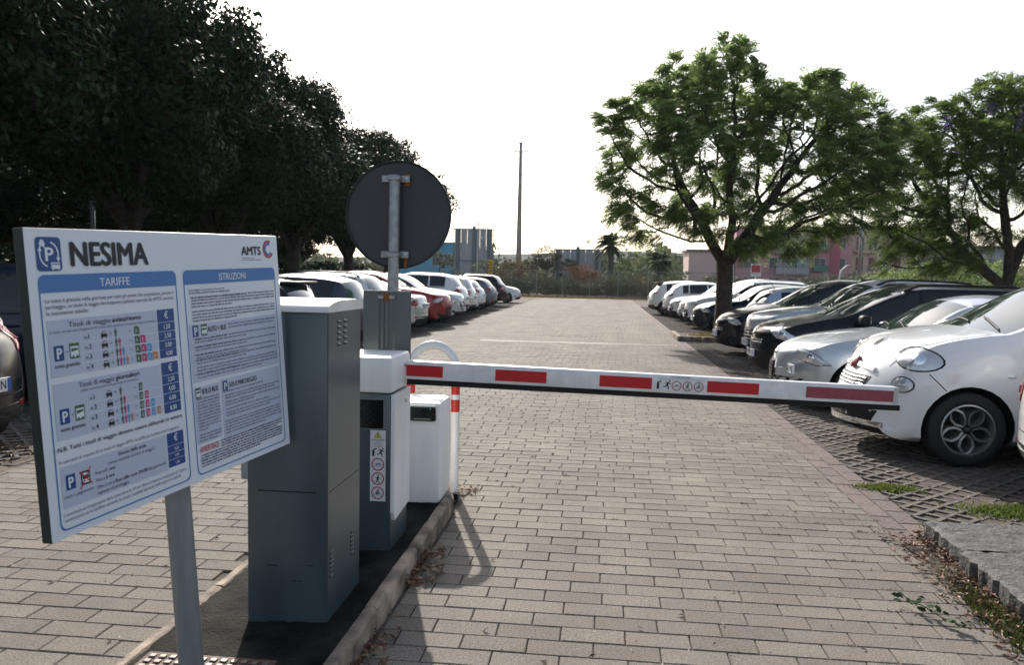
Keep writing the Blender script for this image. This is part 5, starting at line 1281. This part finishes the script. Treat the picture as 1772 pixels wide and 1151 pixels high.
V, F = limb_mesh(*N2[:3], sides=8); npmesh('trunk', V, F, m_bark, T2, smooth=True)
V, F = fronds(*N2, 11500, 12, flen=.46, thr=.02, leaf=.095); npmesh('crown', V, F, mat('feathery_leaf_dark', (.12,.175,.045), .55, rv=.45, trans=.55, spec=.25), T2)
top = [(-.6,6.9),(-1.9,6.5),(-3.1,6.1),(-3.9,5.9),(.2,6.8),(-1.4,5.7),(-2.7,5.5),(-1.0,6.9),(-1.6,3.6),(-.1,6.3),(.4,6.6)]
P = np.concatenate([np.array([x, rnd.uniform(-.8,.2), z])+nr.normal(0,.10,(70,3))*np.array([1,1,1.3]) for x, z in top]); V, F = leaf_cloud(P, rdir(len(P)), .09, .8); npmesh('blossom', V, F, m_purple, T2)
# --- bushes and scrub
def bush(name, x, y, lobes, n, size, m, label, group=None, trunk=None, csize=.35, cat='bush'):
    root = empty(name, (x, y, 0)); tag(root, label, cat, group)
    V, F = blob_crown(lobes, int(n*2.6), size*.72, .6, .3, 1.0, csize=csize*1.25); npmesh('foliage', V, F, m, root)
    mb = MB()
    for k, l in enumerate(lobes): mb.tube([(l[0]*.2, l[1]*.2, -.05), (l[0]*.6, l[1]*.6, l[2]*.5), (l[0], l[1], l[2]+l[5]*.3)], [trunk or .06, (trunk or .06)*.6, .015], 5)
    mb.build('stems', m_bark, root); return root
BG = 'bushes and small trees beyond the fence'
bush('brown_tree', -4.9, 72, [(0,0,3.3,1.2,1.2,1.2),(-1.0,.3,2.6,1,1,1),(.8,0,2.7,.9,.9,.9)], 2600, .16, m_scrub, 'brownish small tree right of the tall pylon', BG, .1)
bush('brown_shrub', -8.0, 71, [(0,0,2.0,1.3,1.2,1.5),(1.2,0,1.5,1,1,1.2),(-1.3,0,1.4,1,1,1.1)], 2600, .16, m_dryf, 'dry brown shrub around the foot of the tall pylon', BG, .08)
bush('green_shrub', -10.9, 74, [(0,0,2.0,1.2,1,1.2),(.8,0,1.6,1,1,1)], 1500, .18, m_paleg, 'yellow-green shrub left of the tall pylon', BG)
bush('green_tree', -3.2, 78, [(0,0,2.2,1.2,1.2,1.3)], 1200, .2, m_bush, 'small green tree left of the wide sign back', BG)
bush('rusty_shrub', -1.9, 68, [(0,0,1.9,1.3,.8,.75),(1.0,0,1.5,.8,.8,.6)], 1600, .15, m_orange, 'rust coloured shrub in front of the wide sign back', BG)
bush('yellow_green_tree', 3.2, 92, [(0,0,2.6,1.8,1.5,1.9),(-1.6,0,1.8,1.3,1,1.3)], 1800, .24, m_paleg, 'yellow-green tree between the two palms', BG)
bush('dark_green_shrub', 3.6, 74, [(0,0,1.5,1.5,1,1.0),(-1.8,0,1.2,1.1,1,.8),(1.5,0,1.1,1.1,1,.9)], 2200, .17, m_bush, 'low dark green shrub below the two palms', BG)
bush('olive_tree', 6.6, 95, [(0,0,3.0,1.3,1.3,2.2),(1.5,0,2.2,1.2,1.2,1.6)], 1800, .22, m_paleg, 'pale loose tree right of the smaller palm', BG)
bush('bare_tree', -1.4, 110, [(0,0,5.0,1.8,1.5,2.0),(1.8,0,4.8,1.2,1.5,1.8)], 700, .2, m_dryf, 'sparse pale tree standing behind the wide sign back', BG)
bush('blue_green_tree', 4.5, 120, [(0,0,3.4,4,2,2.6),(5,0,2.6,3,2,2.2),(-4,0,2.6,3,2,2)], 3200, .34, m_bush, 'blue-green tree clump far behind the palms', BG, .12)
bush('blue_green_tree', -20, 118, [(0,0,2.6,4,2,2.4),(5,0,2.0,3,2,2.0),(10,0,2.2,3,2,2)], 3000, .34, m_bush, 'distant green clump behind the pylon shrubs', BG, .12)
bush('hedge_shrub', 16.6, 62, [(0,0,1.5,1.1,.9,.7),(-1.6,0,1.3,1,.9,.6),(1.6,0,1.5,.8,.9,.8)], 2600, .14, m_bush, 'rounded green shrub beside the small bent lamp', BG)
bush('hedge_shrub', 9.6, 63, [(0,0,1.3,1.1,.9,.6),(-1.3,0,1.2,1,.9,.5)], 2000, .14, m_bush, 'green shrub below the pink and red signboard', BG)
bush('hedge_shrub', 13.2, 64, [(0,0,.9,2.2,.9,.6),(-2.3,0,1.0,1.6,.9,.6)], 2200, .14, m_scrub, 'olive brown low scrub in front of the pink block', BG)
bush('leafy_shrub', 12.1, 31.5, [(0,0,1.7,1.4,1,.8),(1.8,0,1.7,1.3,1,.8),(-1.4,0,1.5,1,1,.6)], 4200, .12, m_jac, 'bright green shrub under the purple blossomed tree', BG)
bush('leafy_shrub', 16.4, 31.5, [(0,0,1.8,1.3,1,1.0)], 2400, .12, m_paleg, 'yellowish shrub at the right edge behind the white car roof', BG)
# low scrub behind the fence: one mass
n = 150000; X = nr.uniform(-13, 22, n); hh = 1.55+.28*np.sin(X*.9)+.22*np.sin(X*2.3+1); dY = nr.uniform(0, 3.5, n)
P = np.c_[X, 66.8-(X+6.5)*.62*0.98+dY+0, nr.uniform(0, 1, n)**.7*hh*nr.uniform(.5,1.1,n)]
V, F = leaf_cloud(P, rdir(n), .13, .35, 1); mi = (nr.uniform(size=n) < .35).astype(int) + (np.abs(((X*.37) % 3)-1.2) < .22)*(nr.uniform(size=n) < .5)
so_ = npmesh('scrub', V, F, [m_scrub, m_bush, m_orange], None, mi); tag(so_, 'tangled brown and olive scrub filling the strip behind the wire fence', 'scrub', kind='stuff')
# hedge bank along the far left under the trees
n = 42000; Yh = nr.uniform(8, 56, n); P = np.c_[-16.2+nr.normal(0,.55,n), Yh, nr.uniform(0,1,n)*(1.9+.3*np.sin(Yh))]
V, F = leaf_cloud(P, rdir(n), .2, .55, 1); o = npmesh('hedge', V, F, m_ficus); tag(o, 'dark hedge running along the foot of the left tree row', 'hedge', kind='stuff')
# --- palms
def palm(x, y, h, fl, label):
    root = empty('palm_tree', (x, y, 0)); tag(root, label, 'palm tree', 'palm trees beyond the fence')
    MB().tube([(0,0,0),(.05,0,h*.5),(0,0,h)], [.34,.27,.30], 9).build('trunk', mat('palm_bark', (.10,.085,.07), .9, var=.3, scale=10), root, smooth=True)
    Cs, As, Bs = [], [], []
    for k in range(60):
        az = rnd.uniform(0, 2*math.pi); el = rnd.uniform(-.7, 1.3); L = fl*rnd.uniform(.8,1.1); d = np.array([math.cos(az)*math.cos(el), math.sin(az)*math.cos(el), math.sin(el)]); sd = np.array([-math.sin(az), math.cos(az), 0])
        for q in range(3, 15):
            t = q/14; p = np.array([0,0,h])+d*L*t-np.array([0,0,1])*L*.42*t*t
            for s in (-1, 1):
                a = sd*s*.8+d*.55-np.array([0,0,.25]); a /= np.linalg.norm(a); w = .62*(1.1-t*.6)
                Cs.append(p+a*w*.5); As.append(a*w*.5); Bs.append(d*.11)
    V, F = quads(np.array(Cs), np.array(As), np.array(Bs)); npmesh('fronds', V, F, m_palm, root)
palm(.70, 75, 4.7, 1.55, 'taller fan of palm fronds right of the wide sign back'); palm(5.8, 85, 3.4, 1.5, 'shorter palm tree between the tall palm and the pink block')
# --- wire fence
fa, fb = Vector((-16, 71.5, 0)), Vector((26, 46.5, 0)); fd = (fb-fa).normalized(); FL = (fb-fa).length
Fn = empty('wire_fence', fa, math.atan2(fd.y, fd.x)); tag(Fn, 'grey chain link fence on thin posts across the far end of the lot', 'fence')
m_wire = mat('fence_wire', (.23,.25,.24), .5, .5)
pb0 = None
for k in range(int(FL/2.5)+1):
    if pb0 is None: pb0 = MB().tube([(0,0,0),(0,0,2.1)], .03, 6).build('fence_post', m_wire, Fn); o = pb0
    else: o = copy_of(pb0, Fn)
    o.location = (k*2.5, 0, 0)
MB().tube([(0,0,2.05),(FL,0,2.05)], .016, 5).build('top_rail', m_wire, Fn)
n = int(FL/.13); Vs = []; 
for s in (-1, 1):
    x = np.arange(n)*.13; a = np.c_[x, np.full(n,.004*s), np.full(n,.05)]; b = np.c_[x+2.0*s*.8, np.full(n,.004*s), np.full(n,2.05)]
    Vs.append(np.stack([a-[.0045,0,0], a+[.0045,0,0], b+[.0045,0,0], b-[.0045,0,0]], 1).reshape(-1,3))
V = np.concatenate(Vs); o = npmesh('chain_link', V, np.arange(len(V)).reshape(-1,4), m_wire, Fn); o['kind'] = 'stuff'

# ================================================================ FAR STRUCTURES
m_conc = mat('pylon_concrete', (.30,.27,.24), .85, var=.15, scale=2)
Pg = empty('pylon', (-9.32, 90, 0)); tag(Pg, 'tall tapered pylon with a small cross arm standing against the sky', 'pylon')
MB().tube([(0,0,0),(0,0,16.3)], [.36,.17], 10).build('mast', m_conc, Pg, smooth=True)
MB().box(-.82,.82,-.08,.08,15.2,15.34).build('cross_arm', m_conc, Pg); MB().box(-.3,.3,-.08,.08,16.2,16.32).build('top_arm', m_conc, Pg)
for x in (-.75,-.5,.5,.75,-.25,.25): MB().lathe([(.04,0),(.05,.12),(.0,.24)], 6).build('insulator', m_lid, Pg, loc=(x, 0, 15.34 if abs(x) > .3 else 16.32))
m_sb = mat('sign_back_metal', (.34,.36,.37), .5, .3, var=.12, scale=.9, stretch=(6,6,.4)); m_sbd = mat('sign_rib', (.13,.16,.17), .5, .3)
def gantry(x, y, w, z0, z1, label, ribs):
    r = empty('highway_sign', (x, y, 0)); tag(r, label, 'road sign', 'large sign boards seen from behind beyond the fence')
    n_ = 6
    for k in range(n_): MB().box(-w/2+.08+(w-.16)*k/n_+.012, -w/2+.08+(w-.16)*(k+1)/n_-.012, 0, .05, z0+.08, z1-.08).build('board_sheet', m_sb, r)
    mb = MB(); mb.bbox(-w/2,w/2,-.03,.06,z1-.1,z1,.02); mb.build('frame_edge', m_sbd, r); MB().bbox(-w/2,w/2,-.03,.06,z0,z0+.1,.02).build('frame_edge', m_sbd, r)
    for s in (-1, 1): MB().bbox(s*w/2-.05,s*w/2+.05,-.03,.06,z0,z1,.02).build('frame_edge', m_sbd, r)
    for q in ribs: MB().box(q*w-.16,q*w+.16,-.22,-.035,.0,z1+(.22 if q == 0 or abs(q) < .1 else -.05)).build('post', m_sbd, r)
    MB().box(-w/2,w/2,-.1,-.036,z0+(z1-z0)*.35,z0+(z1-z0)*.35+.08).build('cross_rail', m_sbd, r); return r
gantry(-12.83, 80, 3.95, 1.2, 6.2, 'tall grey sign board seen from behind, left of the pylon', (-.40, .02, .40))
gantry(-2.37, 78, 4.5, 1.0, 4.25, 'wide grey sign board seen from behind, right of the pylon', (-.42, .0, .40))
lp = empty('lamp_pole', (-10.82, 70, 0)); tag(lp, 'thin pale pole in front of the tall grey sign board', 'lamp post'); MB().tube([(0,0,0),(0,0,6.3)], [.09,.05], 8).build('pole', m_galv, lp); MB().tube([(0,0,4.8),(.25,0,4.9),(.4,0,4.75)], .05, 6).build('lamp_head', m_lid, lp)
tl = empty('traffic_signal', (-9.4, 68, 0)); tag(tl, 'yellow and black striped signal post left of the pylon', 'signal')
MB().tube([(0,0,0),(0,0,3.0)], .05, 8).build('post', m_black, tl)
for k in range(5): MB().box(-.16,.16,-.1,.1,1.75+k*.25,1.75+k*.25+.16).build('yellow_block', mat('signal_yellow', (.65,.35,.02), .5), tl)
bt = empty('small_tree', (-13.4, 66, 0)); tag(bt, 'yellow-leaved shrub in front of the blue building', 'bush'); V, F = blob_crown([(0,0,2.6,.5,.5,.9)], 350, .15, .6, csize=.2); npmesh('foliage', V, F, m_paleg, bt); MB().tube([(0,0,0),(0,0,2.6)], .04, 5).build('stem', m_bark, bt)
# buildings
def building(name, x, y, rz, w, d, h, wm, label, wins, roof=.35, extra=None, wcol=None, sh=None, floors=3):
    r = empty(name, (x, y, 0), rz); tag(r, label, 'building')
    MB().box(0, w, 0, d, -.2, h).build('wall', wm, r); MB().box(-.35, w+.35, -.35, d+.35, h+.003, h+roof).build('roof', mat('roof_'+name, (.12,.095,.085), .8), r)
    for (wx, wz, ww, wh_, kind) in wins:
        fr = MB().box(wx-.08, wx+ww+.08, -.06, .02, wz-.08, wz+wh_+.08).build('window', wcol or mat('window_frame', (.42,.42,.42), .5), r)
        m_ = m_glassb if kind == 'g' else sh
        MB().box(wx, wx+ww/2-.03, -.085, -.061, wz, wz+wh_).build('pane', m_, fr); MB().box(wx+ww/2+.03, wx+ww, -.085, -.061, wz, wz+wh_).build('pane', m_, fr)
    return r
m_glassb = mat('building_glass', (.05,.07,.08), .15); m_shut = mat('red_shutter', (.20,.05,.04), .6)
mp = mat('pink_render', (.50,.25,.26), .85, var=.12, scale=.4); mpp = mat('pale_pink_render', (.56,.41,.37), .85, var=.08, scale=.3); mc = mat('cream_render', (.64,.48,.37), .85, var=.1, scale=.4); mdp = mat('deep_pink_render', (.42,.12,.15), .85, var=.12, scale=.5)
# pink block: plain gable end plus windowed front
MBp = building('gable_house', 12.7, 123, 0, 6.6, 8, 5.7, mpp, 'plain pale pink gable wall at the left end of the housing block', [(5.1,1.2,1.0,1.1,'g')], .3)
wins = []
for i in range(5):
    for z in (0.2, 3.1, 6.1): wins.append((1.2+i*3.15+(.4 if i % 2 else 0), z+.3, 1.5, 1.5, 'g'))
pk = building('pink_apartment_block', 19.4, 122, R(-1), 16.2, 10, 9.1, mp, 'pink apartment block with dark red strip and glazed loggias behind the tree trunk', wins, .4)
MB().box(13.2, 14.6, -.12, -.001, 0, 9.08).build('dark_red_strip', mdp, pk)
for x0, z0 in ((5.6,2.5),(5.6,5.5)):
    lg = MB().box(x0, x0+4.6, -.9, -.002, z0, z0+1.0).build('loggia', mat('loggia_grey', (.34,.33,.34), .7), pk)
    for k in range(5): MB().box(x0+.05+k*.92, x0+.85+k*.92, -.85, -.80, z0+1.05, z0+2.5).build('loggia_pane', mat('loggia_glass', (.22,.27,.29), .2), lg)
for x0, z0 in ((10.8,6.0),(10.8,3.0)):
    bl = MB().bbox(x0, x0+2.0, -1.0, -.002, z0, z0+.9, .05).build('balcony', mat('balcony_green', (.08,.17,.14), .7), pk)
crm = []
for i in range(6):
    for j, z in enumerate((0.3, 3.2, 6.2)): crm.append((1.0+i*1.75, z+.1, .95, 1.9, 's' if (i+j) % 3 else 'g'))
cb = building('cream_apartment_block', 35.9, 124, R(-2), 11.4, 10, 9.4, mc, 'cream apartment block with balconies and red shutters right of the lamp post', crm, .35, sh=m_shut)
for j, z in enumerate((2.95, 5.9)):
    for x0 in (.6, 4.4, 8.2):
        bl = MB().box(x0, x0+2.9, -1.3, -.002, z, z+.14).build('balcony', mc, cb)
        MB().box(x0, x0+2.9, -1.3, -1.26, z+1.0, z+1.05).build('rail', m_wire, bl)
        mbb = MB(); [mbb.box(x0+k*.16, x0+k*.16+.03, -1.29, -1.27, z+.14, z+1.0) for k in range(18)]; o = mbb.build('balusters', m_wire, bl); o['kind'] = 'stuff'
for x0 in (3.6, 7.5, 11.0): MB().box(x0, x0+.16, -1.4, -1.25, 0, 8.4).build('downpipe', mc, cb)
building('grey_house', 48.2, 128, 0, 12, 9, 7.0, mat('grey_render', (.32,.32,.35), .85, var=.1, scale=.4), 'pale grey house half hidden by the purple blossomed tree', [(1+2.6*i, z, 1.1, 1.5, 'g') for i in range(4) for z in (.8, 3.9)])
bb2 = building('blue_building', -38, 150, 0, 11.2, 12, 7.4, mat('cyan_cladding', (.05,.28,.42), .6, var=.1, scale=.3), 'bright blue clad commercial building behind the parked cars', [(6.2,3.2,4.2,2.2,'g')], .2)
hl = []
for i in range(61):
    a = i/60; x = -420+a*900; hl.append((x, 520, 9+6*math.sin(a*5)+4*math.sin(a*13+1)+6*a+nr.uniform(-.8,.8)))
vs = [(x, y, -5) for x, y, z in hl]+[(x, y+40, z) for x, y, z in hl]+[(x, y+300, z*.6) for x, y, z in hl]; n = 61
o = MB().add(vs, [(k*n+i, k*n+i+1, (k+1)*n+i+1, (k+1)*n+i) for k in range(2) for i in range(n-1)]).build('hills', mat('far_hill', (.05,.07,.05), .95, var=.3, scale=.05), smooth=True); o['kind'] = 'structure'
# far wood in front of the hills, one mass
n = 26000; X = nr.uniform(-150, 190, n); Yw = 190+nr.uniform(0, 60, n); H_ = 4.2+1.8*np.sin(X*.11)+1.2*np.sin(X*.37+2)+.8*np.sin(X*.9)
P = np.c_[X, Yw, nr.uniform(0,1,n)**.6*H_*(1+(Yw-190)/90)]; V, F = leaf_cloud(P, rdir(n), 1.9, .6, 1)
o = npmesh('far_wood', V, F, [m_bush, m_paleg, m_scrub], None, nr.integers(0,3,n)); tag(o, 'far belt of trees below the hills on the horizon', 'wood', kind='stuff')
# lamps
lm = empty('street_lamp', (13.62, 45, 0)); tag(lm, 'tall grey street lamp with flat arm between the two feathery trees', 'street lamp'); MB().tube([(0,0,0),(-.06,0,7.75)], [.11,.06], 10).build('pole', m_galv, lm, smooth=True)
MB().tube([(-.06,0,7.75),(0,0,7.95),(.25,0,8.0)], .04, 6).build('arm', m_galv, lm); MB().bbox(.2,1.3,-.16,.16,7.92,8.04,.04).build('lamp_head', m_galv, lm)
l2 = empty('street_lamp', (7.85, 50, 0)); tag(l2, 'pale street lamp post partly hidden by the feathery tree trunk', 'street lamp'); MB().tube([(0,0,0),(-.18,0,5.5)], [.10,.06], 8).build('pole', mat('pale_pole', (.5,.5,.5), .5), l2, smooth=True); MB().bbox(-.5,.3,-.12,.12,5.45,5.55,.03).build('lamp_head', m_galv, l2)
l3 = empty('bent_lamp', (16.8, 60, 0)); tag(l3, 'small bent white lamp standing among the shrubs before the cream block', 'lamp post'); MB().tube([(0,0,0),(0,0,2.1),(.08,0,2.4),(.45,0,2.75),(.62,0,2.8)], .05, 6).build('pole', m_lid, l3, smooth=True)
rs = empty('signboard', (10.97, 60, 0)); tag(rs, 'small red and white signboard on a post before the pink block', 'sign'); MB().tube([(0,0,0),(0,0,1.9)], .04, 6).build('post', m_lid, rs); q = MB().bbox(-.36,.36,-.03,.03,1.85,2.75,.02).build('board', m_lid, rs); MB().box(-.32,.32,-.034,-.031,2.15,2.68).build('red_field', mat('sign_red', (.5,.06,.08), .5), q)
for x, y, h, s, c, lb in ((-19.5,25,4.6,.13,m_bark,'dark pole at the left edge behind the tariff board'), (-16.66,25,3.95,.10,m_galv,'pale post rising behind the tariff board beside the title')):
    p = empty('post', (x, y, 0)); tag(p, lb, 'post'); MB().tube([(0,0,0),(.02,0,h)], [s, s*.8], 8).build('shaft', c, p, smooth=True)
# planted island round the tree
ti = empty('planted_island', (2.9, 21.9, 0)); tag(ti, 'kerbed planting island with dry grass around the feathery tree', 'island', kind='structure')
for k in range(6): MB().bbox(-.95+k*.62,-.95+k*.62+.6,-.06,.06,-.02,.13,.015).build('kerbstone', m_kerb, ti, loc=(0,-1.05,0), rot=(0,0,0))
for k in range(3): MB().bbox(-.06,.06,-.99+k*.68,-.99+k*.68+.66,-.02,.13,.015).build('kerbstone', m_kerb, ti, loc=(-.9,0,0))
MB().box(-.83,2.8,-.98,1.1,-.02,.07).build('soil_bed', mat('bed_soil', (.09,.065,.04), .95, var=.4, scale=8, bump=.7, bscale=40), ti)

# ================================================================ SMALL THINGS ON THE GROUND
def grass_patch(name, x, y, rx, ry, n, h, m, label, z0=0, lean=.6):
    P = nr.normal(0, .45, (n,2)); P = np.c_[x+P[:,0]*rx, y+P[:,1]*ry, np.full(n, z0)]; hh = h*nr.uniform(.4,1.1,(n,1)); d = np.c_[nr.normal(0,lean,(n,2)), np.ones(n)]; d /= np.linalg.norm(d, axis=1)[:,None]
    sd = np.cross(d, rdir(n)); sd /= np.linalg.norm(sd, axis=1)[:,None]; w = .004+.004*nr.uniform(size=(n,1))
    V = np.stack([P-sd*w, P+sd*w, P+d*hh+sd*w*.3, P+d*hh-sd*w*.3], 1).reshape(-1,3); o = npmesh(name, V, np.arange(4*n).reshape(n,4), m); tag(o, label, 'grass', kind='stuff'); return o
m_gr = mat('weed_green', (.13,.17,.035), .7, rv=.45, trans=.35); m_mo = mat('moss_green', (.09,.10,.025), .8, rv=.4, trans=.2); m_dg = mat('dry_grass', (.24,.18,.07), .8, rv=.4, trans=.3)
grass_patch('weeds', 2.22, 6.42, .22, .10, 2200, .035, m_gr, 'small green weed clump at the edge of the grid paving', -.01)
grass_patch('weeds', 3.05, 5.9, .45, .16, 4200, .045, m_gr, 'larger weed patch in the grid paving behind the stone platform', -.01)
grass_patch('weeds', 2.95, 5.42, .55, .08, 4200, .04, m_gr, 'strip of weeds along the back of the stone platform', -.01)
grass_patch('weeds', 1.92, 3.85, .10, .55, 2600, .04, m_mo, 'moss and weeds in the gutter beside the stone platform', -.005)
grass_patch('dry_grass', 3.6, 21.9, 1.0, .6, 9000, .10, m_dg, 'dry yellow grass covering the planted island', .07)
grass_patch('dry_grass', 1.0, 60, 14, 1.4, 15000, .12, m_dg, 'dry grass along the far kerb', 0)
m_lf = mat('dead_leaf', (.16,.07,.035), .75, rv=.5); m_lf2 = mat('pale_dead_leaf', (.30,.21,.13), .75, rv=.35)
def litter(x0, x1, y0, y1, n, label, size=.045, z=0, along=None, pile=.02):
    P = np.c_[nr.uniform(x0,x1,n), nr.uniform(y0,y1,n), z+.004+nr.uniform(0,1,n)**2*pile]
    if along == 'L': P[:,0] = x0+(x1-x0)*nr.uniform(0,1,n)**2.2
    if along == 'R': P[:,0] = x1-(x1-x0)*nr.uniform(0,1,n)**2.2
    a = nr.uniform(0, 2*math.pi, n); t = np.c_[np.cos(a), np.sin(a), nr.normal(0,.25,n)]; b = np.c_[-np.sin(a), np.cos(a), nr.normal(0,.35,n)]; s = size*nr.uniform(.4,1.2,(n,1)); sb = s*nr.uniform(.25,.5,(n,1))
    V = np.stack([P-t*s/2, P-b*sb/2+[0,0,.006], P+t*s/2, P+b*sb/2+[0,0,.006]], 1).reshape(-1,3)
    o = npmesh('leaf_litter', V, np.arange(4*n).reshape(n,4), [m_lf, m_lf2], None, (nr.uniform(size=n) < .3).astype(int)); tag(o, label, 'fallen leaves', kind='stuff')
litter(1.74, 2.02, 3.0, 5.25, 1200, 'brown fallen leaves gathered in the gutter by the stone platform', along='R', pile=.04)
litter(-.945, -.80, 3.9, 4.5, 190, 'heap of dead brown leaves against the island kerb', along='L', pile=.04)
litter(-.945, -.80, 3.0, 3.35, 90, 'second leaf heap against the kerb near the bottom edge', along='L', pile=.04)
litter(-1.35, -.86, 5.62, 5.86, 240, 'dead leaves around the foot of the hoop bollard', .035, pile=.03)
litter(-6.2, -4.65, 4.2, 6.6, 1500, 'brown leaf litter on the verge behind the tariff board', .05, pile=.03)
litter(2.1, 5, 5.3, 9.5, 900, 'sparse fallen leaves on the grid paving by the white rounded car', .035, z=-.012, pile=.01)
litter(-4.4, 1.8, 2.6, 13, 480, 'scattered small leaves on the open paving', .035, pile=.004)
litter(2.0, 4.0, 20.3, 21.2, 250, 'leaves along the planted island kerb', .05, pile=.02)
# broken green sprig on the paving
sp = empty('leafy_sprig', (1.58, 3.93, .01), R(-58)); tag(sp, 'broken sprig of dark green leaves lying on the paving near the gutter', 'sprig')
MB().tube([(-.17,0,.01),(-.05,.01,.03),(.08,-.01,.02),(.2,.02,.01)], .0025, 5).build('twig', m_bark, sp)
lf = MB(); lf.add([(0,0,0),(.012,-.013,.003),(.03,-.011,.004),(.043,0,0),(.03,.011,.004),(.012,.013,.003)], [(0,1,2,3,4,5)]); l0 = None
for k in range(30):
    if l0 is None: l0 = lf.build('leaf', mat('sprig_leaf', (.035,.07,.022), .75, rv=.3, spec=.15), sp); o = l0
    else: o = copy_of(l0, sp)
    o.location = (-.16+k*.012, rnd.uniform(-.02,.02), .012+rnd.uniform(0,.03)); o.rotation_euler = (rnd.uniform(-.6,.6), rnd.uniform(-.7,.1), rnd.uniform(0,6.3))

# tufts and grit in the joints
n = 900; k = nr.integers(0, 120, n); cx = np.where(nr.uniform(size=120) < .6, nr.uniform(1.0,1.9,120), nr.uniform(-4.4,1.8,120)); cy = (nr.uniform(3,10,120)/PW).astype(int)*PW+PW/2
P = np.c_[cx[k]+nr.normal(0,.02,n), cy[k]+nr.normal(0,.003,n), np.full(n,-.004)]; hh = nr.uniform(.006,.022,(n,1)); d = np.c_[nr.normal(0,.7,(n,2)), np.ones(n)]; sd = np.cross(d, rdir(n)); sd /= np.linalg.norm(sd, axis=1)[:,None]
V = np.stack([P-sd*.002, P+sd*.002, P+d*hh+sd*.001, P+d*hh-sd*.001], 1).reshape(-1,3); o = npmesh('joint_weeds', V, np.arange(4*n).reshape(n,4), m_mo); tag(o, 'tiny weeds growing in the joints of the grey paving', 'weeds', kind='stuff')
n = 1400; P = np.c_[nr.uniform(-4.4,1.85,n), nr.uniform(2.6,14,n), np.full(n,.002)]; P[:500,0] = 1.85-abs(nr.normal(0,.25,500))
V, F = leaf_cloud(P, np.tile([[0,0,1.]], (n,1)), .012, .6, .3); o = npmesh('grit', V, F, [mat('grit_pale', (.5,.47,.42), .8), m_bark], None, (nr.uniform(size=n) < .6).astype(int)); tag(o, 'fine pale and dark grit strewn over the paving', 'grit', kind='stuff')

# ================================================================ HAZE
hz = MB().box(-480, 520, -40, 900, -1.5, 22).build('haze', None); hz['kind'] = 'stuff'; hz['label'] = 'thin pale haze lying over the whole car park and horizon'
hz.data.materials.clear(); hm = bpy.data.materials.new('haze_air'); hm.use_nodes = True; t = hm.node_tree
for n_ in list(t.nodes):
    if n_.type == 'BSDF_PRINCIPLED': t.nodes.remove(n_)
pvn = t.nodes.new('ShaderNodeVolumePrincipled'); pvn.inputs['Color'].default_value = (.86,.90,.96,1); pvn.inputs['Density'].default_value = .0002; pvn.inputs['Anisotropy'].default_value = .1
t.links.new(pvn.outputs[0], [n_ for n_ in t.nodes if n_.type == 'OUTPUT_MATERIAL'][0].inputs['Volume']); hz.data.materials.append(hm)
